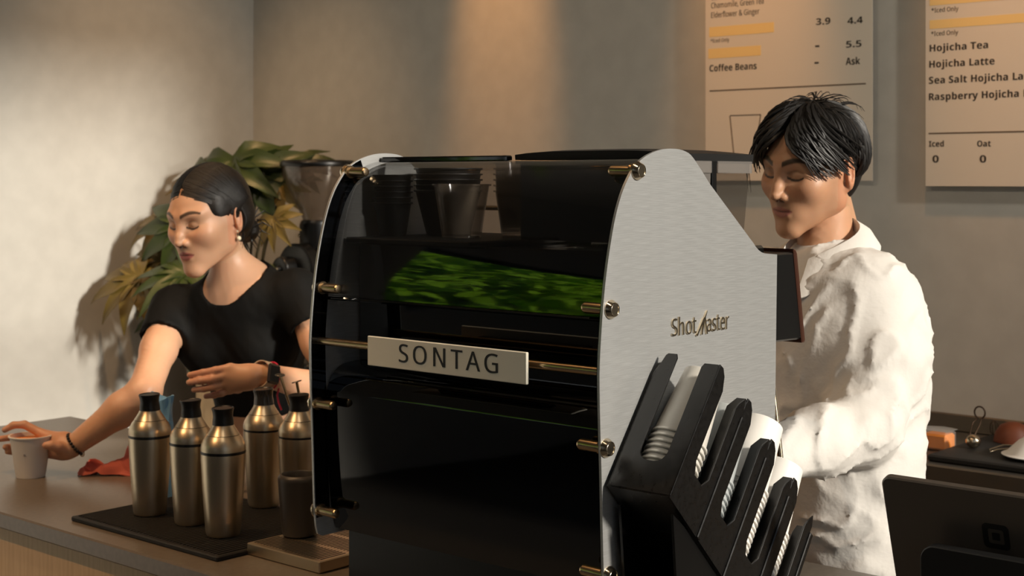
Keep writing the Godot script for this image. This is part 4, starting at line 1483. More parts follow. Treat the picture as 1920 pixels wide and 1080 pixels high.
func grinder(at: Vector3) -> void:
	var o := base("coffee_grinder", "tall black coffee grinder with a clear hopper on the back counter", "coffee grinder", at)
	part(o, "foot", MB.new().box(at + Vector3(-0.10, 0, -0.13), at + Vector3(0.10, 0.03, 0.13), 0.008), M.black)
	part(o, "column", MB.new().box(at + Vector3(-0.065, 0.03, -0.12), at + Vector3(0.065, 0.26, -0.01), 0.012), M.black)
	var b := Basis(Vector3(1, 0, 0), PI / 2)
	part(o, "motor", MB.new().lathe([Vector2(0, -0.15), Vector2(0.078, -0.15), Vector2(0.085, -0.14), Vector2(0.085, 0.06), Vector2(0.092, 0.065), Vector2(0.092, 0.10), Vector2(0.080, 0.108), Vector2(0, 0.108)], at + Vector3(0, 0.345, 0), b, 40), M.black)
	part(o, "dial", MB.new().lathe([Vector2(0, 0.108), Vector2(0.042, 0.108), Vector2(0.042, 0.150), Vector2(0.036, 0.156), Vector2(0.012, 0.156), Vector2(0.011, 0.166), Vector2(0, 0.167)], at + Vector3(-0.02, 0.350, 0), b, 32), M.black)
	part(o, "dial_screw", MB.new().lathe([Vector2(0, 0.166), Vector2(0.008, 0.166), Vector2(0.007, 0.171), Vector2(0, 0.171)], at + Vector3(-0.02, 0.350, 0), b, 16), M.chrome)
	part(o, "collar", MB.new().lathe([Vector2(0, 0.42), Vector2(0.062, 0.42), Vector2(0.062, 0.50), Vector2(0.055, 0.515), Vector2(0, 0.515)], at, Basis(), 32), M.black)
	part(o, "screw", MB.new().ball(at + Vector3(-0.035, 0.462, 0.052), Vector3(0.007, 0.007, 0.007)), M.chrome)
	part(o, "chute", MB.new().tube([at + Vector3(0, 0.30, 0.06), at + Vector3(0, 0.24, 0.08), at + Vector3(0, 0.19, 0.085)], [0.035, 0.032, 0.028], 16), M.black)
	part(o, "hopper", MB.new().lathe([Vector2(0.050, 0.512), Vector2(0.056, 0.53), Vector2(0.108, 0.63), Vector2(0.122, 0.67), Vector2(0.125, 0.705), Vector2(0.122, 0.705), Vector2(0.119, 0.67), Vector2(0.105, 0.632), Vector2(0.053, 0.532), Vector2(0.048, 0.512)], at, Basis(), 40), M.hopper_clear, null, "clear smoky conical hopper")
	part(o, "hopper_lid", MB.new().lathe([Vector2(0, 0.703), Vector2(0.129, 0.703), Vector2(0.131, 0.708), Vector2(0.130, 0.718), Vector2(0.124, 0.724), Vector2(0, 0.728)], at, Basis(), 40), M.black)


# ============================================================ menu posters
func posters() -> void:
	var z := WZ + 0.018
	var kx := 1.0090
	var a := base("menu_poster", "cream hanging menu poster with cup drawings behind the man", "poster", Vector3(-2.117, 1.58, z), "menu posters on the back wall")
	sheet_with_rods(a, -2.386 * kx, -1.850 * kx, 1.5745, 3.02, z)
	var b := base("menu_poster", "cream hanging menu poster listing teas beside the man", "poster", Vector3(-1.33, 1.55, z), "menu posters on the back wall")
	sheet_with_rods(b, -1.6985 * kx, -0.98 * kx, 1.5605, 3.02, z)
	var f := z + 0.0002
	var T := func(p: Node3D, called: String, s: String, x: float, y: float, wide: float, high: float, m: Material, bold := true) -> void:
		part(p, called, fitted(s, wide * kx, high * kx, Transform3D(Basis(), Vector3(x * kx, 1.58 + (y - 1.58) * kx, f)), 0.0003, bold), m)
	var bar := func(p: Node3D, called: String, x0: float, x1: float, y0: float, y1: float, m: Material) -> void:
		part(p, called, MB.new().box(Vector3(x0 * kx, 1.58 + (y0 - 1.58) * kx, f - 0.0006), Vector3(x1 * kx, 1.58 + (y1 - 1.58) * kx, f + 0.0001)), m)
	# first poster
	T.call(a, "lettering", "Earl Grey, English", -2.364, 2.101, 0.150, 0.0155, M.print, false)
	T.call(a, "lettering", "Chamomile, Green Tea", -2.366, 2.077, 0.177, 0.0160, M.print, false)
	T.call(a, "lettering", "Elderflower & Ginger", -2.366, 2.049, 0.163, 0.0160, M.print, false)
	bar.call(a, "highlight", -2.373, -2.155, 1.994, 2.023, M.yellow)
	T.call(a, "lettering", "*Iced Only", -2.368, 1.977, 0.064, 0.0105, M.print, false)
	bar.call(a, "highlight", -2.376, -2.198, 1.931, 1.960, M.yellow)
	T.call(a, "lettering", "Coffee Beans", -2.372, 1.892, 0.160, 0.019, M.print)
	T.call(a, "lettering", "3.9", -2.021, 2.004, 0.044, 0.018, M.print)
	T.call(a, "lettering", "4.4", -1.925, 2.000, 0.046, 0.018, M.print)
	bar.call(a, "dash", -2.024, -2.011, 1.944, 1.949, M.print)
	T.call(a, "lettering", "5.5", -1.929, 1.936, 0.046, 0.018, M.print)
	bar.call(a, "dash", -2.026, -2.013, 1.898, 1.903, M.print)
	T.call(a, "lettering", "Ask", -1.930, 1.889, 0.043, 0.019, M.print)
	bar.call(a, "rule", -2.372, -1.870, 1.8345, 1.8385, M.print_line)
	for k in 2:
		var x0 := (-2.302 + k * 0.243) * kx
		var y1 := 1.764 + 0.0
		var cup := MB.new()
		var q := [Vector3(x0, y1, f), Vector3(x0 + 0.104, y1, f), Vector3(x0 + 0.083, y1 - 0.133, f), Vector3(x0 + 0.016, y1 - 0.133, f)]
		for i in 4: cup.prism(PackedVector2Array([Vector2(q[i].x - 0.0016, q[i].y - 0.0016), Vector2(q[i].x + 0.0016, q[i].y + 0.0016), Vector2(q[(i + 1) % 4].x + 0.0016, q[(i + 1) % 4].y + 0.0016), Vector2(q[(i + 1) % 4].x - 0.0016, q[(i + 1) % 4].y - 0.0016)]) if i != 1 else PackedVector2Array([Vector2(q[1].x - 0.0017, q[1].y), Vector2(q[1].x + 0.0017, q[1].y), Vector2(q[2].x + 0.0017, q[2].y), Vector2(q[2].x - 0.0017, q[2].y)]), 0.0003, Transform3D(Basis(), Vector3(0, 0, f - 0.0002)))
		part(a, "cup_drawing", cup, M.print_line)
	# second poster
	bar.call(b, "highlight", -1.687, -1.30, 2.032, 2.060, M.yellow)
	T.call(b, "lettering", "*Iced Only", -1.682, 2.013, 0.074, 0.0115, M.print, false)
	bar.call(b, "highlight", -1.687, -1.25, 1.971, 1.994, M.yellow)
	T.call(b, "lettering", "*Iced Only", -1.683, 1.952, 0.074, 0.0115, M.print, false)
	T.call(b, "lettering", "Hojicha Tea", -1.687, 1.911, 0.158, 0.018, M.print)
	T.call(b, "lettering", "Hojicha Latte", -1.688, 1.869, 0.176, 0.018, M.print)
	T.call(b, "lettering", "Sea Salt Hojicha Latte", -1.689, 1.827, 0.291, 0.018, M.print)
	T.call(b, "lettering", "Raspberry Hojicha Latte", -1.689, 1.784, 0.318, 0.018, M.print)
	bar.call(b, "rule", -1.690, -1.02, 1.696, 1.700, M.print_line)
	T.call(b, "lettering", "Iced", -1.689, 1.6625, 0.041, 0.015, M.print)
	T.call(b, "lettering", "Oat", -1.558, 1.6610, 0.036, 0.015, M.print)
	T.call(b, "lettering", "0", -1.679, 1.621, 0.017, 0.0185, M.print)
	T.call(b, "lettering", "0", -1.551, 1.620, 0.017, 0.0185, M.print)


func sheet_with_rods(o: Node3D, x0: float, x1: float, y0: float, y1: float, z: float) -> void:
	var rows := []
	for i in 9:
		var r := []
		for j in 9:
			var u := j / 8.0
			var y := lerpf(y0, y1, i / 8.0)
			r.append(Vector3(lerpf(x0, x1, u), y, z))
		rows.append(r)
	part(o, "sheet", MB.new().sheet(rows, 0.001), M.poster)
	part(o, "hanging_rod", MB.new().tube([Vector3(x0 - 0.01, y1 + 0.004, z), Vector3(x1 + 0.01, y1 + 0.004, z)], 0.006, 10), M.frame)
	part(o, "standoff", MB.new().box(Vector3(x0 + 0.05, y1 - 0.004, WZ), Vector3(x0 + 0.062, y1 + 0.012, z), 0.001), M.frame)
	part(o, "standoff", MB.new().box(Vector3(x1 - 0.062, y1 - 0.004, WZ), Vector3(x1 - 0.05, y1 + 0.012, z), 0.001), M.frame)


# ============================================================ the big-leaved plant
func leaf_mesh(r: RandomNumberGenerator, size: float, lobes: int, droop: float) -> MB:
	# palmate blade: lobes fan out round the stalk end; y is up, z points to the tip
	var mb := MB.new()
	var span := 2.25
	for k in lobes:
		var w := lerpf(-span, span, (k + 0.5) / lobes)
		var L := size * (0.62 + 0.38 * cos(w * 0.62)) * r.randf_range(0.92, 1.06)
		var wide := size * 0.185
		var dir := Vector3(sin(w), 0, cos(w))
		var side := Vector3(cos(w), 0, -sin(w))
		var rows := []
		for i in 8:
			var t := i / 7.0
			var half := wide * (0.42 + 1.15 * t) if t < 0.45 else wide * 0.94 * pow(maxf(0.0, 1.0 - (t - 0.45) / 0.55), 0.75)
			half = maxf(half, 0.0008)
			var mid := dir * (L * t) + Vector3(0, -droop * size * t * t + 0.05 * size * sin(t * PI), 0)
			var row := []
			for j in 5:
				var s := (j - 2) / 2.0
				row.append(mid + side * (half * s) + Vector3(0, -absf(s) * half * -0.28 - 0.02 * size * s * s * sin(t * 9.0 + k), 0))
			rows.append(row)
		mb.sheet(rows, 0.0012, 0.3)
	return mb


func plant() -> void:
	var root := Vector3(-4.12, CT, -3.28)
	var o := base("potted_plant", "large potted plant with big drooping lobed leaves on the back counter corner", "plant", root)
	part(o, "pot", MB.new().lathe([Vector2(0, 0), Vector2(0.085, 0), Vector2(0.090, 0.006), Vector2(0.115, 0.17), Vector2(0.118, 0.19), Vector2(0.108, 0.19), Vector2(0.104, 0.165), Vector2(0, 0.165)], root, Basis(), 36), M.pot)
	part(o, "soil", MB.new().lathe([Vector2(0, 0.164), Vector2(0.104, 0.164), Vector2(0.100, 0.172), Vector2(0.05, 0.178), Vector2(0, 0.180)], root, Basis(), 24), M.soil)
	var r := RandomNumberGenerator.new()
	r.seed = 21
	# blade centre, size, where the tip points (world), droop, old
	for p in LEAVES:
		var at: Vector3 = p[0]
		var tip: Vector3 = (p[2] as Vector3).normalized()
		var up: Vector3 = (p[3] as Vector3).normalized()
		var side := up.cross(tip).normalized()
		up = tip.cross(side).normalized()
		var tf := Transform3D(Basis(side, up, tip), at)
		var lm := leaf_mesh(r, p[1], 8, p[4])
		for i in lm.v.size():
			lm.v[i] = tf * lm.v[i]
			lm.n[i] = tf.basis * lm.n[i]
		var lf := part(o, "leaf", lm, M.leaf_old if p[5] else M.leaf, at)
		var start := root + Vector3(r.randf_range(-0.03, 0.03), 0.17, r.randf_range(-0.03, 0.03))
		var mid := start.lerp(at, 0.55) + Vector3(0, 0.10, 0)
		part(lf, "stalk", MB.new().tube([start, start.lerp(mid, 0.5) + Vector3(0, 0.04, 0), mid, at.lerp(mid, 0.3), at], [0.006, 0.005, 0.0045, 0.004, 0.003], 7), M.stem, at)

var LEAVES := [
	# top right cluster behind the woman's head, hanging
	[Vector3(-4.16, 1.640, -3.22), 0.245, Vector3(0.35, -0.85, 0.45), Vector3(0.25, 0.35, 0.9), 0.25, false],
	[Vector3(-4.08, 1.600, -3.28), 0.228, Vector3(0.75, -0.70, 0.10), Vector3(0.2, 0.5, 0.8), 0.25, false],
	[Vector3(-4.26, 1.590, -3.20), 0.228, Vector3(-0.5, -0.75, 0.4), Vector3(0.1, 0.5, 0.9), 0.3, false],
	[Vector3(-4.05, 1.625, -3.42), 0.160, Vector3(0.9, -0.25, 0.0), Vector3(0.0, 0.7, 0.7), 0.3, false],
	[Vector3(-3.99, 1.560, -3.30), 0.137, Vector3(0.6, -0.8, 0.2), Vector3(0.2, 0.3, 0.9), 0.2, true],
	# middle and left
	[Vector3(-4.33, 1.430, -3.08), 0.188, Vector3(-0.85, -0.15, 0.5), Vector3(0.4, 0.7, 0.5), 0.35, true],
	[Vector3(-4.28, 1.300, -3.03), 0.228, Vector3(-0.7, -0.30, 0.65), Vector3(0.4, 0.75, 0.5), 0.35, true],
	[Vector3(-4.20, 1.420, -3.05), 0.217, Vector3(-0.35, -0.7, 0.6), Vector3(0.5, 0.5, 0.7), 0.3, false],
	[Vector3(-4.12, 1.250, -2.98), 0.194, Vector3(-0.2, -0.25, 0.9), Vector3(0.4, 0.8, 0.3), 0.35, false],
	[Vector3(-4.30, 1.230, -2.92), 0.194, Vector3(-0.55, -0.45, 0.7), Vector3(0.5, 0.7, 0.5), 0.35, true],
	[Vector3(-4.10, 1.090, -3.02), 0.194, Vector3(0.1, -0.8, 0.6), Vector3(0.5, 0.4, 0.8), 0.3, false],
	[Vector3(-4.36, 1.560, -3.30), 0.194, Vector3(-0.6, 0.15, 0.5), Vector3(0.3, 0.8, 0.4), 0.3, true],
	[Vector3(-3.98, 1.260, -3.12), 0.182, Vector3(0.75, -0.35, 0.55), Vector3(0.2, 0.8, 0.5), 0.35, false],
	[Vector3(-4.33, 1.120, -3.12), 0.194, Vector3(-0.5, -0.55, 0.65), Vector3(0.5, 0.6, 0.6), 0.3, false],
	[Vector3(-3.93, 1.440, -3.22), 0.114, Vector3(0.5, -0.85, 0.2), Vector3(0.3, 0.3, 0.9), 0.2, true],
]


# ============================================================ people
# head in its own axes: x to the person's left, y up, z forward, origin midway between the ears
func head_field(man_: bool) -> Field:
	var f := Field.new()
	f.ell(Vector3(0, 0.036, -0.014), Vector3(0.0735, 0.088, 0.097), 0.02)
	f.ell(Vector3(0, 0.010, 0.030), Vector3(0.0655, 0.083, 0.0645), 0.03)
	f.ell(Vector3(0, -0.040, 0.036), Vector3(0.053, 0.058, 0.056), 0.03)
	var jw := 0.0525 if man_ else 0.0450
	for s in [-1.0, 1.0]:
		f.cap(Vector3(jw * s, -0.050, 0.006), Vector3(0.013 * s, -0.098, 0.076), 0.019, 0.0145, 0.026)
		f.cap(Vector3(0.056 * s, -0.004, 0.012), Vector3(jw * s, -0.052, 0.004), 0.017, 0.016, 0.03)
		f.ell(Vector3(0.044 * s, -0.016, 0.062), Vector3(0.022, 0.020, 0.022), 0.03)
	f.ell(Vector3(0, -0.099, 0.080), Vector3(0.018, 0.014, 0.016), 0.018)
	f.ell(Vector3(0, -0.060, 0.074), Vector3(0.031, 0.028, 0.021), 0.022)
	# brow, sockets, lids
	for s in [-1.0, 1.0]:
		f.cap(Vector3(0.014 * s, 0.031, 0.086), Vector3(0.046 * s, 0.033, 0.070), 0.0115, 0.010, 0.016)
	for s in [-1.0, 1.0]:
		f.ell(Vector3(0.031 * s, 0.012, 0.099), Vector3(0.0175, 0.0125, 0.014), 0.016, 1)
	for s in [-1.0, 1.0]:
		f.ell(Vector3(0.0315 * s, 0.0105, 0.0735), Vector3(0.0150, 0.0118, 0.0142), 0.004)
	# nose
	var nt := Vector3(0, -0.0255, 0.1105)
	f.cap(Vector3(0, 0.026, 0.0885), Vector3(0, -0.012, 0.1040), 0.0078, 0.0084, 0.012)
	f.cap(Vector3(0, -0.012, 0.1040), nt, 0.0084, 0.0098 if man_ else 0.0088, 0.008)
	for s in [-1.0, 1.0]:
		f.ell(Vector3(0.0125 * s, -0.0295, 0.0975), Vector3(0.0078, 0.0078, 0.0105), 0.007)
	for s in [-1.0, 1.0]:
		f.ell(Vector3(0.0068 * s, -0.0372, 0.1015), Vector3(0.0038, 0.0042, 0.0055), 0.003, 1)
	# lips
	for s in [-1.0, 1.0]:
		f.cap(Vector3(0.004 * s, -0.0532, 0.0945), Vector3(0.0225 * s, -0.0592, 0.0835), 0.0054, 0.0026, 0.006)
	f.cap(Vector3(-0.012, -0.0660, 0.0905), Vector3(0.012, -0.0660, 0.0905), 0.0068, 0.0068, 0.006)
	f.cap(Vector3(-0.018, -0.0593, 0.0985), Vector3(0.018, -0.0593, 0.0985), 0.0016, 0.0016, 0.004, 1)
	# ears
	for s in [-1.0, 1.0]:
		var eb := Basis(Vector3(0, 1, 0), 0.55 * s) * Basis(Vector3(1, 0, 0), -0.16)
		f.ell(Vector3(0.0785 * s, 0.001, -0.016), Vector3(0.0092, 0.0325, 0.0205), 0.005, 0, eb)
		f.ell(Vector3(0.0865 * s, 0.004, -0.012), Vector3(0.0075, 0.0205, 0.0115), 0.004, 1, eb)
		f.ell(Vector3(0.0755 * s, -0.026, -0.006), Vector3(0.0062, 0.0100, 0.0085), 0.006)
		f.cap(Vector3(0.0735 * s, 0.004, 0.002), Vector3(0.0755 * s, -0.008, 0.002), 0.0042, 0.0042, 0.004)
	# neck
	f.cap(Vector3(0, -0.035, -0.020), Vector3(0, -0.150, -0.052), 0.044 if not man_ else 0.052, 0.043 if not man_ else 0.052, 0.022)
	return f


func face_paint(p: Vector3, skin: Color, lip: Color, man_: bool) -> Color:
	var c := skin
	var ax := absf(p.x)
	if p.z > 0.02:
		# warmer cheeks, nose tip
		var ch := exp(-(pow((ax - 0.043) / 0.020, 2.0) + pow((p.y + 0.022) / 0.020, 2.0)))
		c = c.lerp(Color(skin.r * 0.98, skin.g * 0.78, skin.b * 0.76), 0.55 * ch)
		if man_:
			var st := exp(-pow((p.y + 0.085) / 0.025, 2.0)) * smoothstep(0.0, 0.05, p.z)
			c = c.lerp(skin * 0.84, 0.35 * st)
		# brows
		var yb := 0.0335 + 0.0075 * sin(clampf((ax - 0.012) / 0.044, 0.0, 1.0) * 2.75)
		var tb := (0.0040 if not man_ else 0.0047) * (1.0 - 0.55 * clampf((ax - 0.03) / 0.025, 0.0, 1.0))
		if ax > 0.011 and ax < 0.056: c = c.lerp(Color(0.022, 0.015, 0.011), 0.92 * (1.0 - smoothstep(tb * 0.7, tb * 1.5, absf(p.y - yb))))
		# lash line of the lowered lids, with the crease shade painted above it
		var ex := (ax - 0.0315) / 0.0165
		if absf(ex) < 1.0 and p.z > 0.05:
			var yl := 0.0020 + 0.0050 * ex * ex
			c = c.lerp(Color(0.018, 0.012, 0.010), 0.95 * (1.0 - smoothstep(0.0012, 0.0030, absf(p.y - yl))))
			var yc := 0.0200 - 0.0055 * ex * ex
			c = c.lerp(skin * 0.62, 0.5 * (1.0 - smoothstep(0.0008, 0.0030, absf(p.y - yc))))
		# lips, with the shade between them painted in
		if p.z > 0.068:
			var w := clampf(ax / 0.0245, 0.0, 1.0)
			var up := -0.0492 - 0.0085 * pow(w, 1.6)
			var dn := -0.0722 + 0.0125 * pow(w, 2.0)
			if ax < 0.0245:
				var e := minf(up - p.y, p.y - dn)
				c = c.lerp(lip, 0.92 * smoothstep(-0.0012, 0.0016, e))
				c = c.lerp(lip * 0.35, 0.7 * (1.0 - smoothstep(0.0004, 0.0020, absf(p.y + 0.0592 - 0.0006 * w))))
		if p.y < -0.031 and p.y > -0.041 and ax < 0.0115 and p.z > 0.094: c = c.lerp(Color(0.05, 0.02, 0.015), 0.55)  # shade inside the nostrils painted dark
	elif ax > 0.070:
		c = c.lerp(Color(skin.r, skin.g * 0.72, skin.b * 0.68), 0.45)
	return c


# how far a point lies inside the bare face (positive) below a hairline that peaks at the parting
func hairline(p: Vector3, apex: float, temple: float) -> float:
	var ax := absf(p.x)
	var yh := apex - (apex - temple) * pow(clampf(ax / 0.074, 0.0, 1.0), 1.0)
	var zl := 0.012 + 0.16 * maxf(p.y, 0.0)
	var a := yh - p.y
	var b := p.z - zl
	return minf(a, b)


# one finger: joints from knuckle to tip
func finger(f: Field, pts: Array, r0: float, r1: float) -> void:
	for i in pts.size() - 1:
		var a := lerpf(r0, r1, float(i) / (pts.size() - 1))
		var b := lerpf(r0, r1, float(i + 1) / (pts.size() - 1))
		f.cap(pts[i], pts[i + 1], a, b, 0.0035)


func bounds(f: Field, pad: float) -> Array:
	var lo := Vector3.ONE * 1e9
	var hi := -lo
	for i in f.kind.size():
		if f.sub[i]: continue
		lo = lo.min(f.cen[i] - Vector3.ONE * f.reach[i])
		hi = hi.max(f.cen[i] + Vector3.ONE * f.reach[i])
	return [lo - Vector3.ONE * pad, hi + Vector3.ONE * pad]


func mesh_field(mb: MB, f: Field, h: float, tf := Transform3D(), paint = null) -> void:
	var b := bounds(f, h * 2.0)
	f.net(mb, b[0], b[1], h, tf, paint)


func frame(forward: Vector3, pitch: float, roll: float, at: Vector3, s := 1.0) -> Transform3D:
	var F := Vector3(forward.x, 0, forward.z).normalized()
	var L := Vector3.UP.cross(F)
	var b := Basis(L, Vector3.UP, F)
	return Transform3D(b * Basis(Vector3(1, 0, 0), pitch) * Basis(Vector3(0, 0, 1), roll) * Basis.from_scale(Vector3.ONE * s), at)


func nails(mb: MB, tip: Vector3, dir: Vector3, up: Vector3, r: float) -> void:
	var d := dir.normalized()
	var side := d.cross(up).normalized()
	var u := side.cross(d).normalized()
	mb.ball(tip - d * r * 0.2 + u * r * 0.62, Vector3(r * 0.66, r * 0.34, r * 0.95), Basis(side, u, -d), 10, 6)


# ---------------------------------------------------------------- the woman
func woman() -> void:
	var skin := Color(0.60, 0.345, 0.215)
	var hf := frame(Vector3(0.142, 0, 0.988), 0.24, 0.03, Vector3(-2.730, 1.484, -2.047), 0.965)
	var Ft := Vector3(0.374, 0, 0.927)
	var Lt := Vector3(0.927, 0, -0.374)
	var sc := Vector3(-2.734, 1.300, -2.135)
	var rs := Vector3(-2.8934, 1.2709, -2.0626)
	var ls := Vector3(-2.5910, 1.3169, -2.1956)
	var re := Vector3(-2.7492, 1.1026, -1.8831)
	var rw := Vector3(-2.8553, 0.9866, -1.7697)
	var le := Vector3(-2.4344, 1.0985, -2.1869)
	var lw := Vector3(-2.4024, 1.1662, -1.9486)
	var waist := Vector3(-2.8573, 0.9728, -2.3209)
	var hip := waist + Vector3(0, -0.16, -0.02)
	var o := base("person", "woman with dark hair in a bun and black top reaching for the coffee cup", "person", Vector3(hip.x, 0, hip.z))
	var torso := func(f: Field, g: float) -> void:
		var tb := Basis(Lt, (sc - waist).normalized(), Lt.cross((sc - waist).normalized()))
		f.ell(sc.lerp(waist, 0.24) + Ft * 0.004, Vector3(0.150 + g, 0.150 + g, 0.092 + g), 0.05, 0, tb)
		f.cap(rs.lerp(sc, 0.12) + Vector3(0, -0.010, 0), ls.lerp(sc, 0.12) + Vector3(0, -0.010, 0), 0.047 + g, 0.047 + g, 0.05)
		f.cap(sc + Vector3(0, 0.030, -0.012), sc.lerp(waist, 0.3), 0.062 + g, 0.085 + g, 0.06)
		f.cap(sc.lerp(waist, 0.45), waist, 0.105 + g, 0.112 + g, 0.06)
		for s in [-1.0, 1.0]:
			f.ell(sc.lerp(waist, 0.36) + Ft * 0.078 + Lt * (0.070 * s), Vector3(0.066 + g, 0.064 + g, 0.060 + g), 0.04)
	var body := Field.new()
	torso.call(body, 0.0)
	body.cap(waist, hip, 0.115, 0.150, 0.06)
	body.cap(sc + Vector3(0, 0.02, 0.0), hf * Vector3(0, -0.085, -0.034), 0.048, 0.042, 0.035)
	# collar bones
	for s in [rs, ls]:
		body.cap(sc + Ft * 0.056 + Vector3(0, 0.014, 0) + (s - sc) * 0.10, sc + Ft * 0.040 + (s - sc) * 0.42 + Vector3(0, 0.020, 0), 0.006, 0.005, 0.024)
	body.cap(rs, rs.lerp(re, 0.5), 0.045, 0.040, 0.03)
	body.cap(rs.lerp(re, 0.5), re, 0.040, 0.036, 0.02)
	body.cap(re, re.lerp(rw, 0.3), 0.036, 0.037, 0.02)
	body.cap(re.lerp(rw, 0.3), rw, 0.037, 0.024, 0.02)
	body.cap(ls, ls.lerp(le, 0.5), 0.046, 0.041, 0.03)
	body.cap(ls.lerp(le, 0.5), le, 0.041, 0.036, 0.02)
	body.cap(le, le.lerp(lw, 0.3), 0.036, 0.037, 0.02)
	body.cap(le.lerp(lw, 0.3), lw, 0.037, 0.0245, 0.02)
	var mb := MB.new()
	mb.has_color = true
	mesh_field(mb, body, 0.0085, Transform3D(), func(_p: Vector3) -> Color: return skin)
	var head := head_field(false)
	mesh_field(mb, head, 0.0022, hf, func(p: Vector3) -> Color: return face_paint(p, skin, Color(0.40, 0.115, 0.105), false))
	# left hand: back of the hand to the camera, fingers spread to the side
	var hl := Field.new()
	hl.cap(lw, Vector3(-2.4174, 1.1660, -1.9154), 0.0235, 0.024, 0.02)
	var kn := [Vector3(-2.4435, 1.1845, -1.8857), Vector3(-2.4470, 1.1695, -1.8774), Vector3(-2.4502, 1.1533, -1.8799), Vector3(-2.4500, 1.1388, -1.8907)]
	for k in 4: hl.cap(Vector3(-2.4114, 1.1656, -1.9247).lerp(kn[k], 0.15), kn[k], 0.0175, 0.0105, 0.016)
	finger(hl, [kn[0], Vector3(-2.4604, 1.1800, -1.8602), Vector3(-2.4837, 1.1751, -1.8450), Vector3(-2.5120, 1.1692, -1.8334)], 0.0098, 0.0064)
	finger(hl, [kn[1], Vector3(-2.4605, 1.1631, -1.8521), Vector3(-2.4838, 1.1592, -1.8370), Vector3(-2.5096, 1.1542, -1.8303)], 0.0098, 0.0066)
	finger(hl, [kn[2], Vector3(-2.4605, 1.1470, -1.8575), Vector3(-2.4804, 1.1420, -1.8453), Vector3(-2.5053, 1.1380, -1.8393)], 0.0092, 0.0062)
	finger(hl, [kn[3], Vector3(-2.4585, 1.1319, -1.8752), Vector3(-2.4727, 1.1271, -1.8654), Vector3(-2.4935, 1.1234, -1.8604)], 0.0082, 0.0056)
	finger(hl, [Vector3(-2.4356, 1.1514, -1.9327), Vector3(-2.4679, 1.1357, -1.9242), Vector3(-2.4971, 1.1316, -1.9158), Vector3(-2.5173, 1.1327, -1.9088)], 0.0125, 0.0072)
	mesh_field(mb, hl, 0.0028, Transform3D(), func(p: Vector3) -> Color:
		var q := 0.0
		for k in 4: q = maxf(q, 1.0 - p.distance_to(kn[k] + Vector3(-0.035, 0, 0.03)) / 0.05)
		return skin.lerp(Color(0.60, 0.28, 0.19), clampf(q, 0.0, 0.6)))
	# right hand: round the far side of the cup, first finger raised, thumb on the near side
	var hr := Field.new()
	hr.cap(rw, Vector3(-2.8713, 0.9878, -1.7556), 0.0235, 0.022, 0.02)
	var kr := [Vector3(-2.9267, 1.0127, -1.7336), Vector3(-2.9529, 0.9960, -1.7464), Vector3(-2.9601, 0.9797, -1.7534), Vector3(-2.9475, 0.9720, -1.7512)]
	for k in 4: hr.cap(Vector3(-2.8722, 0.9889, -1.7642).lerp(kr[k], 0.1), kr[k], 0.0195, 0.0108, 0.018)
	finger(hr, [kr[0], Vector3(-2.9534, 1.0317, -1.7100), Vector3(-2.9694, 1.0310, -1.6919), Vector3(-2.9800, 1.0210, -1.6773)], 0.0100, 0.0068)
	finger(hr, [kr[1], Vector3(-2.9945, 0.9972, -1.7364), Vector3(-3.0052, 0.9973, -1.7084), Vector3(-2.9991, 0.9987, -1.6764)], 0.0098, 0.0068)
	finger(hr, [kr[2], Vector3(-2.9991, 0.9749, -1.7364), Vector3(-3.0052, 0.9757, -1.7084), Vector3(-2.9865, 0.9816, -1.6822)], 0.0094, 0.0066)
	finger(hr, [kr[3], Vector3(-2.9864, 0.9647, -1.7343), Vector3(-2.9943, 0.9648, -1.7100), Vector3(-2.9866, 0.9701, -1.6874)], 0.0084, 0.0060)
	finger(hr, [Vector3(-2.8571, 0.9826, -1.7549), Vector3(-2.8497, 0.9919, -1.7280), Vector3(-2.8512, 0.9973, -1.7134), Vector3(-2.8555, 0.9980, -1.7043)], 0.0140, 0.0080)
	hr.cap(Vector3(-2.8651, 0.9766, -1.7571), Vector3(-2.9250, 0.9704, -1.7484), 0.016, 0.013, 0.02)
	mesh_field(mb, hr, 0.0028, Transform3D(), func(_p: Vector3) -> Color: return skin.lerp(Color(0.60, 0.28, 0.19), 0.25))
	part(o, "body", mb, M.skin_w, sc)
	# the top: cap sleeves, scooped neck, short hem
	var tp := Field.new()
	torso.call(tp, 0.006)
	tp.cap(rs + Vector3(0, 0.002, 0), rs.lerp(re, 0.36), 0.053, 0.054, 0.03)
	tp.cap(ls + Vector3(0, 0.002, 0), ls.lerp(le, 0.34), 0.054, 0.055, 0.03)
	tp.ell(rs.lerp(re, 0.36) + (re - rs).normalized() * 0.072, Vector3(0.085, 0.085, 0.085), 0.004, 1)
	tp.ell(ls.lerp(le, 0.34) + (le - ls).normalized() * 0.070, Vector3(0.085, 0.085, 0.085), 0.004, 1)
	tp.ell(sc + Ft * 0.055 + Vector3(0.0, 0.092, 0.0), Vector3(0.076, 0.106, 0.105), 0.006, 1)
	tp.ell(waist.lerp(sc, 0.135) + Vector3(0, -0.40, 0), Vector3(0.60, 0.40, 0.60), 0.006, 1)
	var cr := FastNoiseLite.new()
	cr.seed = 4
	cr.frequency = 9.0
	tp.has_warp = true
	tp.slack = 0.006
	tp.warp = func(p: Vector3, d: float) -> float: return d + 0.0035 * cr.get_noise_3d(p.x * 1.6 + p.y, p.y * 0.7, p.z * 1.6) if absf(d) < 0.05 else d
	var tm := MB.new()
	mesh_field(tm, tp, 0.0058)
	part(o, "top", tm, M.top, sc, "black cap-sleeve cropped top")
	# trousers
	var tr := Field.new()
	tr.cap(waist + Vector3(0, -0.045, 0), hip, 0.128, 0.160, 0.06)
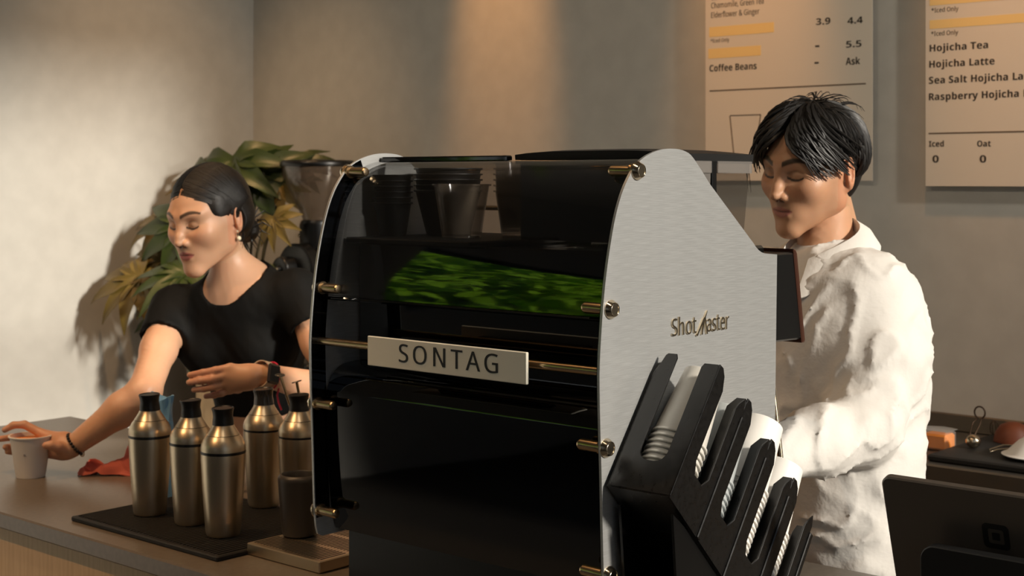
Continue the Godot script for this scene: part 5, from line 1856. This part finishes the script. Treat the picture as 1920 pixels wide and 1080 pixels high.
	for s in [-1.0, 1.0]:
		var h2: Vector3 = hip + Lt * (0.085 * s) + Vector3(0, -0.05, 0)
		tr.cap(h2, Vector3(h2.x, 0.50, h2.z + 0.02), 0.095, 0.070, 0.04)
		tr.cap(Vector3(h2.x, 0.50, h2.z + 0.02), Vector3(h2.x, 0.08, h2.z - 0.01), 0.070, 0.058, 0.02)
	tr.ell(waist + Vector3(0, 0.335, 0), Vector3(0.6, 0.36, 0.6), 0.004, 1)
	var trm := MB.new()
	mesh_field(trm, tr, 0.014)
	part(o, "trousers", trm, M.trousers, hip)
	for s in [-1.0, 1.0]:
		var ft: Vector3 = hip + Lt * (0.085 * s)
		var shoe := Field.new()
		shoe.cap(Vector3(ft.x, 0.045, ft.z - 0.03), Vector3(ft.x, 0.036, ft.z) + Ft * 0.15, 0.042, 0.034, 0.02)
		var shm := MB.new()
		mesh_field(shm, shoe, 0.012)
		part(o, "shoe", shm, M.black_matte, ft)
	# hair in the head's own axes, sleek, parted in the middle
	var hn := Node3D.new()
	hn.name = "hair"
	o.add_child(hn)
	hn.transform = Transform3D(hf.basis, hf.origin - o.position)
	var hb := Field.new()
	hb.ell(Vector3(0, 0.040, -0.018), Vector3(0.0835, 0.0945, 0.1045), 0.02)
	hb.ell(Vector3(0, -0.010, -0.050), Vector3(0.066, 0.070, 0.066), 0.03)
	for s in [-1.0, 1.0]:
		hb.ell(Vector3(0.062 * s, 0.034, 0.018), Vector3(0.017, 0.028, 0.028), 0.015)
		hb.ell(Vector3(0.060 * s, 0.000, -0.048), Vector3(0.020, 0.038, 0.036), 0.02)
	hb.ell(Vector3(0, -0.052, -0.108), Vector3(0.040, 0.034, 0.032), 0.012)
	for s in [-1.0, 1.0]: hb.ell(Vector3(0.080 * s, -0.010, -0.010), Vector3(0.020, 0.036, 0.024), 0.006, 1)
	hb.ell(Vector3(0, -0.145, 0.02), Vector3(0.12, 0.075, 0.10), 0.01, 1)
	hb.has_warp = true
	hb.slack = 0.004
	hb.warp = func(p: Vector3, d: float) -> float:
		if absf(d) > 0.05: return d
		return maxf(d, hairline(p, 0.098, 0.016))
	var hm := MB.new()
	mesh_field(hm, hb, 0.0026)
	inner(hn, "hair_cap", hm, M.hair)
	var r := RandomNumberGenerator.new()
	r.seed = 31
	# combed strands from the parting round to the bun
	var comb := MB.new()
	var HC := Vector3(0, 0.040, -0.018)
	var HR := Vector3(0.0835, 0.0945, 0.1045)
	for k in 330:
		var sg := -1.0 if k % 2 else 1.0
		var z0 := r.randf_range(-0.055, 0.078)
		var st := Vector3(0.003 * sg, 0, (z0 - HC.z) / HR.z)
		st = Vector3(0.03 * sg, sqrt(maxf(0.0, 1.0 - st.z * st.z)), st.z)
		var en := Vector3(0.16 * sg, -0.80, -0.66).normalized()
		var sw := r.randf_range(0.60, 1.0) if z0 > 0.0 else r.randf_range(0.35, 0.9)
		var mid := Vector3(0.98 * sg, lerpf(0.42, -0.06, clampf((z0 + 0.055) / 0.133, 0.0, 1.0)) + r.randf_range(-0.10, 0.10), 0.35 * (z0 / 0.078)).normalized()
		var path := []
		var rad := []
		var lift := r.randf_range(-0.0004, 0.0014)
		for i in 11:
			var t := i / 10.0
			var a := st.normalized().slerp(mid, clampf(t * 1.9, 0.0, 1.0))
			var b := mid.slerp(en, clampf((t - 0.25) / 0.75, 0.0, 1.0))
			var dd := a.lerp(b, smoothstep(0.15, 0.75, t)).normalized()
			path.append(HC + dd * (HR + Vector3.ONE * (lift - 0.0002)))
			rad.append(0.0019 * (0.7 + 0.6 * sin(t * PI)))
		comb.tube(path, rad, 5)
	inner(hn, "combed_strands", comb, M.hair)
	var loose := MB.new()
	for k in 26:
		var a := Vector3(r.randf_range(-0.02, 0.04), -0.052 + r.randf_range(-0.03, 0.03), -0.108 + r.randf_range(-0.02, 0.02))
		var d := Vector3(r.randf_range(-0.4, 0.9), r.randf_range(-1.0, 0.5), r.randf_range(-1.0, 0.4)).normalized()
		loose.tube([a, a + d * 0.028 + Vector3(0, 0.006, 0), a + d * 0.044 + Vector3(0.006, -0.012, 0)], [0.0026, 0.0016, 0.0005], 5)
	for k in 7:
		var y := r.randf_range(-0.055, -0.01)
		loose.tube([Vector3(0.062, y + 0.03, -0.04), Vector3(0.068, y, -0.034), Vector3(0.066, y - 0.03, -0.03 + r.randf_range(-0.01, 0.014))], [0.0016, 0.0012, 0.0004], 5)
	inner(hn, "loose_strands", loose, M.hair)
	# earrings
	var er := Node3D.new()
	er.name = "earring"
	o.add_child(er)
	er.transform = hn.transform
	inner(er, "pearl", MB.new().ball(Vector3(0.0805, -0.046, -0.004), Vector3(0.0058, 0.0058, 0.0058)), M.pearl)
	inner(er, "stud", MB.new().ball(Vector3(0.0805, -0.028, -0.004), Vector3(0.0030, 0.0030, 0.0030)), M.pearl)
	inner(er, "hook", MB.new().lathe([Vector2(0.0024, -0.0008), Vector2(0.0034, 0), Vector2(0.0024, 0.0008), Vector2(0.0018, 0), Vector2(0.0024, -0.0008)], Vector3(0.0800, -0.036, -0.004), Basis(Vector3(0, 0, 1), PI / 2), 14), M.chrome)
	# watch on the left wrist
	var ax := (lw - le).normalized()
	var tocam := (Vector3(0, 1.58, 0) - lw).normalized()
	var z := (tocam - ax * tocam.dot(ax) + Vector3(0, 0.15, 0)).normalized()
	z = (z - ax * z.dot(ax)).normalized()
	var wb := Basis(z.cross(ax).normalized(), ax, z)
	wb = Basis(ax.cross(z).normalized(), ax, z)
	var wc := lw.lerp(le, -0.05)
	var w := Node3D.new()
	w.name = "wrist_watch"
	o.add_child(w)
	w.position = wc - o.position
	var st := MB.new()
	st.lathe([Vector2(0.0270, -0.010), Vector2(0.0290, -0.010), Vector2(0.0292, 0.010), Vector2(0.0272, 0.010), Vector2(0.0270, -0.010)], wc, wb, 32)
	part(w, "strap", st, M.strap)
	part(w, "case", MB.new().box(Vector3(-0.021, -0.0175, 0.0255), Vector3(0.021, 0.0175, 0.0345), 0.005, Transform3D(wb, wc)), M.watch)
	part(w, "screen", MB.new().box(Vector3(-0.0165, -0.0135, 0.0342), Vector3(0.0165, 0.0135, 0.0352), 0.0008, Transform3D(wb, wc)), M.screen)
	part(w, "crown", MB.new().lathe([Vector2(0, 0), Vector2(0.003, 0), Vector2(0.003, 0.002), Vector2(0, 0.002)], wc + wb * Vector3(0.006, -0.0175, 0.030), wb * Basis(Vector3(1, 0, 0), PI), 12), M.chrome)
	# pink cord bracelet beside the watch with a hanging end
	var bc := lw.lerp(le, 0.045)
	var cord := []
	for k in 25:
		var a := TAU * k / 24.0
		cord.append(bc + wb * Vector3(cos(a) * 0.0300, 0.004 * sin(a), sin(a) * 0.0300))
	var cm := MB.new()
	cm.tube(cord, 0.0020, 6)
	var dn := bc + wb * Vector3(0, 0, 0.024) + Vector3(0, -0.026, 0)
	cm.tube([dn, dn + Vector3(-0.002, -0.014, 0.003), dn + Vector3(0.004, -0.030, 0.004), dn + Vector3(0.012, -0.044, 0.003)], 0.0022, 6)
	part(o, "cord_bracelet", cm, M.pink, bc)
	# dark bead bracelet on the right wrist
	var rx := (rw - re).normalized()
	var rz := rx.cross(Vector3.UP).normalized()
	var ry := rz.cross(rx).normalized()
	var rc := rw.lerp(re, 0.04)
	var beads := MB.new()
	for k in 22:
		var a := TAU * k / 22.0
		beads.ball(rc + rz * (cos(a) * 0.0265) + ry * (sin(a) * 0.0265), Vector3.ONE * 0.0038, Basis(), 8, 6)
	part(o, "bead_bracelet", beads, M.bead, rc)
	part(o, "bracelet_pearl", MB.new().ball(rc - ry * 0.027 - rz * 0.006, Vector3.ONE * 0.0055), M.pearl, rc)


# ---------------------------------------------------------------- the man
func man() -> void:
	var skin := Color(0.50, 0.27, 0.155)
	var F := Vector3(-0.20, 0, 0.98).normalized()
	var L := Vector3.UP.cross(F)
	var hf := frame(F, 0.20, -0.10, Vector3(-1.372, 1.594, -2.410), 0.96)
	var c7 := Vector3(-1.3333, 1.4630, -2.4500)
	var sc := Vector3(-1.3201, 1.3717, -2.3818)
	var ls := Vector3(-1.2343, 1.3688, -2.3773)
	var rs := sc - L * 0.178 + Vector3(0, 0.0, 0.01)
	var le := Vector3(-1.1979, 1.1572, -2.2761)
	var lw := Vector3(-1.2618, 1.1156, -2.0467)
	var re := rs + Vector3(-0.04, -0.27, 0.02)
	var rw := Vector3(-1.46, 1.12, -2.11)
	var hip := Vector3(-1.3127, 0.9199, -2.3882)
	var o := base("person", "man with black hair in a loose white shirt working behind the espresso machine", "person", Vector3(hip.x, 0, hip.z))
	var mb := MB.new()
	mb.has_color = true
	var body := Field.new()
	body.cap(c7 + F * 0.045 + Vector3(0, -0.05, 0), hf * Vector3(0, -0.080, -0.030), 0.054, 0.050, 0.02)
	body.ell(sc + Vector3(0, -0.13, -0.01), Vector3(0.12, 0.11, 0.075), 0.02, 0, Basis(L, Vector3.UP, F))
	body.cap(sc + Vector3(0, -0.10, 0), hip, 0.09, 0.10, 0.02)
	body.cap(ls, le, 0.045, 0.036, 0.03)
	body.cap(le, lw, 0.038, 0.026, 0.02)
	body.cap(rs, re, 0.045, 0.036, 0.03)
	body.cap(re, rw, 0.038, 0.026, 0.02)
	mesh_field(mb, body, 0.0095, Transform3D(), func(_p: Vector3) -> Color: return skin)
	var head := head_field(true)
	mesh_field(mb, head, 0.0022, hf, func(p: Vector3) -> Color: return face_paint(p, skin, Color(0.40, 0.15, 0.115), true))
	# hands at the cups and levers behind the machine
	for q in [[lw, Vector3(-0.75, -0.15, 0.35).normalized(), 1.0], [rw, Vector3(0.35, -0.15, 0.85).normalized(), -1.0]]:
		var w: Vector3 = q[0]
		var d: Vector3 = q[1]
		var u := (Vector3.UP - d * d.y).normalized()
		var sd := d.cross(u) * float(q[2])
		var h := Field.new()
		h.cap(w, w + d * 0.045, 0.026, 0.024, 0.02)
		for k in 4:
			var off := (k - 1.5) * 0.020
			var kn := w + d * (0.092 - 0.004 * absf(k - 1.2)) + sd * off
			h.cap(w + d * 0.035 + sd * off * 0.5, kn, 0.019, 0.0115, 0.016)
			var ln := 0.034 - 0.004 * absf(k - 1.3)
			var p1 := kn + (d * 0.8 - u * 0.6).normalized() * ln
			var p2 := p1 + (d * 0.2 - u * 0.95).normalized() * ln * 0.72
			var p3 := p2 + (-d * 0.4 - u * 0.9).normalized() * ln * 0.6
			finger(h, [kn, p1, p2, p3], 0.0100, 0.0072)
		var tb := w + d * 0.03 - sd * 0.022 - u * 0.006
		finger(h, [tb, tb + (d * 0.6 - sd * 0.6 - u * 0.4).normalized() * 0.038, tb + d * 0.052 - sd * 0.028 - u * 0.040], 0.0135, 0.0085)
		mesh_field(mb, h, 0.0034, Transform3D(), func(_p: Vector3) -> Color: return skin)
	part(o, "body", mb, M.skin_m, sc)
	# shirt: loose, rumpled
	var sh := Field.new()
	var tb2 := Basis(L, Vector3.UP, F)
	sh.ell(sc + Vector3(0, -0.085, -0.02), Vector3(0.178, 0.150, 0.122), 0.06, 0, tb2)
	sh.cap(rs.lerp(sc, 0.15), ls.lerp(sc, 0.15), 0.062, 0.062, 0.05)
	sh.cap(c7 + F * 0.03 + Vector3(0, -0.072, 0.0), sc + Vector3(0, -0.05, -0.02), 0.064, 0.10, 0.06)
	sh.cap(c7 + F * 0.02 + Vector3(0, -0.072, 0.0), ls + Vector3(0, 0.010, 0), 0.046, 0.050, 0.05)
	sh.cap(c7 + F * 0.02 + Vector3(0, -0.072, 0.0), rs + Vector3(0, 0.010, 0), 0.046, 0.050, 0.05)
	sh.ell(hip.lerp(sc, 0.55) + Vector3(0, 0, -0.012), Vector3(0.172, 0.25, 0.135), 0.08, 0, tb2)
	sh.ell(hip + Vector3(0, 0.02, 0), Vector3(0.182, 0.22, 0.140), 0.08, 0, tb2)
	var um := ls.lerp(le, 0.5) + Vector3(0.012, 0.0, -0.012)
	sh.cap(ls, um, 0.066, 0.073, 0.035)
	sh.cap(um, le + Vector3(0.0, -0.004, 0), 0.073, 0.064, 0.02)
	sh.cap(le + Vector3(0, -0.004, 0), le.lerp(lw, 0.45), 0.064, 0.060, 0.03)
	sh.cap(le.lerp(lw, 0.45), le.lerp(lw, 0.92), 0.060, 0.040, 0.02)
	sh.cap(rs, re, 0.064, 0.060, 0.035)
	sh.cap(re, re.lerp(rw, 0.9), 0.058, 0.040, 0.03)
	# open neck and straight hem
	sh.ell(c7 + F * 0.050 + Vector3(0, 0.045, 0), Vector3(0.056, 0.060, 0.056), 0.006, 1)
	sh.ell(hip + Vector3(0, -0.505, 0), Vector3(0.9, 0.40, 0.9), 0.005, 1)
	var n1 := FastNoiseLite.new()
	n1.seed = 3
	n1.frequency = 5.0
	n1.fractal_octaves = 2
	var n3 := FastNoiseLite.new()
	n3.seed = 17
	n3.frequency = 42.0
	n3.fractal_octaves = 2
	sh.has_warp = true
	sh.slack = 0.016
	sh.warp = func(p: Vector3, d: float) -> float:
		if absf(d) > 0.09: return d
		# long folds fall from the shoulder and wrap the sleeve
		var a := p.dot(L)
		var w := n1.get_noise_3dv(p * 0.8)
		var w2 := n1.get_noise_3dv(p * 1.3 + Vector3(5, 2, 1))
		var m1 := smoothstep(-0.15, 0.45, n1.get_noise_3dv(p * 0.9 + Vector3(9, 0, 4)))
		var f1 := 1.0 - absf(sin(a * 34.0 + p.y * 13.0 + 5.0 * w))
		var f2 := 1.0 - absf(sin(p.y * 36.0 - a * 24.0 + p.z * 12.0 + 5.0 * w2))
		return d + 0.006 * w + 0.0085 * (0.36 - f1 * f1) * m1 + 0.0070 * (0.36 - f2 * f2) * (1.0 - m1) + 0.0004 * n3.get_noise_3dv(p)
	var sm := MB.new()
	mesh_field(sm, sh, 0.0068)
	var shirt := part(o, "shirt", sm, M.shirt, sc, "loose white shirt with rumpled sleeves")
	# collar leaf round the neck with its point at the front
	var rows := [[], [], [], []]
	for i in 33:
		var a := lerpf(-2.72, 2.72, i / 32.0)      # 0 at the nape
		var back := Vector3(sin(a), 0, -cos(a))
		var dirw := (L * back.x + F * back.z)
		var fr_ := absf(a) / 2.72
		var cn := c7 + Vector3(0, 0.012, 0) + F * 0.046
		var rise := lerpf(0.034, -0.040, pow(fr_, 1.2))
		var top := cn + dirw * (0.067 - 0.002 * fr_) + Vector3(0, rise, 0) + F * (0.018 * fr_)
		var leaf := 0.040 + 0.030 * smoothstep(0.50, 1.0, fr_)
		rows[0].append(top + Vector3(0, -0.022, 0) - dirw * 0.002)
		rows[1].append(top)
		rows[2].append(top + dirw * 0.022 + Vector3(0, -leaf * 0.30, 0))
		rows[3].append(top + dirw * (0.040 + 0.003 * sin(a * 5.0)) + Vector3(0, -leaf, 0) + F * (0.016 * smoothstep(0.6, 1.0, fr_)))
	part(shirt, "collar", MB.new().sheet(rows, 0.0022, 0.3), M.shirt, c7, "turned-down collar")
	# breast pocket edge
	var trm := MB.new()
	var tr := Field.new()
	tr.cap(hip + Vector3(0, -0.05, 0), hip + Vector3(0, -0.12, 0), 0.13, 0.15, 0.06)
	for s in [-1.0, 1.0]:
		var h2: Vector3 = hip + L * (0.09 * s) + Vector3(0, -0.12, 0)
		tr.cap(h2, Vector3(h2.x, 0.48, h2.z + 0.02), 0.098, 0.075, 0.04)
		tr.cap(Vector3(h2.x, 0.48, h2.z + 0.02), Vector3(h2.x, 0.09, h2.z), 0.075, 0.066, 0.02)
	mesh_field(trm, tr, 0.016)
	part(o, "trousers", trm, M.trousers_m, hip)
	for s in [-1.0, 1.0]:
		var ft: Vector3 = hip + L * (0.09 * s)
		var shoe := Field.new()
		shoe.cap(Vector3(ft.x, 0.05, ft.z - 0.03), Vector3(ft.x, 0.040, ft.z) + F * 0.16, 0.046, 0.038, 0.02)
		var shm := MB.new()
		mesh_field(shm, shoe, 0.013)
		part(o, "shoe", shm, M.black_matte, ft)
	# hair
	var hn := Node3D.new()
	hn.name = "hair"
	o.add_child(hn)
	hn.transform = Transform3D(hf.basis, hf.origin - o.position)
	var hb := Field.new()
	hb.ell(Vector3(0, 0.042, -0.016), Vector3(0.0840, 0.0910, 0.1050), 0.02)
	hb.ell(Vector3(0, -0.008, -0.048), Vector3(0.064, 0.070, 0.052), 0.03)
	for s in [-1.0, 1.0]: hb.ell(Vector3(0.086 * s, -0.010, -0.012), Vector3(0.030, 0.042, 0.034), 0.006, 1)
	hb.ell(Vector3(0, -0.146, 0.0), Vector3(0.12, 0.070, 0.12), 0.01, 1)
	hb.has_warp = true
	hb.slack = 0.004
	hb.warp = func(p: Vector3, d: float) -> float:
		if absf(d) > 0.05: return d
		return maxf(d, hairline(p, 0.094, 0.012))
	var hm := MB.new()
	mesh_field(hm, hb, 0.0034)
	inner(hn, "hair_cap", hm, M.hair_m)
	var r := RandomNumberGenerator.new()
	r.seed = 77
	var locks := MB.new()
	var C := Vector3(0, 0.042, -0.016)
	var Rr := Vector3(0.0850, 0.0920, 0.1060)
	var on := func(psi: float, al: float, lift: float) -> Vector3:
		var dd := Vector3(sin(psi) * sin(al), cos(psi), sin(psi) * cos(al))
		return C + dd * (Rr + Vector3.ONE * lift)
	for k in 820:
		var al := r.randf_range(-PI, PI)
		var p0 := r.randf_range(0.05, 1.05)
		var a1 := al
		var p1 := 1.6
		var lift := r.randf_range(0.001, 0.011)
		var aa := absf(al)
		var sg := signf(al) if al != 0.0 else 1.0
		if aa < 0.95:
			# fringe: parted, falls outwards past the temples
			if al < 0.10: sg = -1.0
			else: sg = 1.0
			al = sg * maxf(0.05, aa)
			a1 = sg * (maxf(aa, 0.30) + r.randf_range(0.40, 0.80))
			p1 = r.randf_range(1.40, 1.86)
			lift = r.randf_range(0.005, 0.016) if sg > 0.0 else r.randf_range(0.006, 0.026)
		elif aa < 1.75:
			p1 = r.randf_range(1.45, 1.66)
			a1 = al + sg * r.randf_range(0.0, 0.30)
		else:
			p1 = lerpf(1.85, 2.46, clampf((aa - 1.75) / 0.30, 0.0, 1.0)) + r.randf_range(-0.22, 0.06)
			p0 = r.randf_range(0.2, 1.55)
			lift = r.randf_range(0.002, 0.009)
			a1 = al + r.randf_range(-0.15, 0.15)
		if p1 - p0 < 0.35: p0 = p1 - 0.5
		var path := []
		var rad := []
		var wv := r.randf_range(-0.10, 0.10)
		for i in 8:
			var t := i / 7.0
			var q: Vector3 = on.call(lerpf(p0, p1, t), lerpf(al, a1, t * t) + wv * sin(t * PI), lift * sin(clampf(t * 1.4, 0.0, 1.0) * PI * 0.5) + (0.004 * t if aa < 0.95 else -0.004 * t * t) + (0.004 * smoothstep(1.4, 1.9, lerpf(p0, p1, t)) * (1.0 - smoothstep(1.95, 2.4, lerpf(p0, p1, t))) if aa > 1.75 else 0.0))
			if aa < 0.95 and t > 0.7: q += Vector3(0, -0.010 * (t - 0.7) / 0.3, 0.0)
			path.append(q)
			rad.append(lerpf(0.0044, 0.0007, pow(t, 1.8)) * r.randf_range(0.85, 1.15))
		locks.tube(path, rad, 5)
	# stray ends on the crown and over the eye
	for k in 46:
		var al := r.randf_range(-PI, PI)
		var p0 := r.randf_range(0.0, 0.7)
		var path := []
		for i in 5:
			var t := i / 4.0
			path.append(on.call(p0 + t * 0.45, al + t * 0.3, 0.006 + 0.016 * sin(t * PI * 0.6)))
		locks.tube(path, [0.0014, 0.0012, 0.0010, 0.0007, 0.0003], 4)
	for k in 5:
		var sg := -1.0
		var x0 := r.randf_range(0.042, 0.056) * sg
		var yk := r.randf_range(-0.035, 0.0)
		locks.tube([Vector3(x0 * 0.6, 0.105, 0.090), Vector3(x0, 0.062, 0.110), Vector3(x0 * 1.35, 0.028, 0.108), Vector3(x0 * 1.5, yk, 0.098)], [0.0012, 0.0013, 0.0010, 0.0003], 5)
	inner(hn, "hair_locks", locks, M.hair_m)
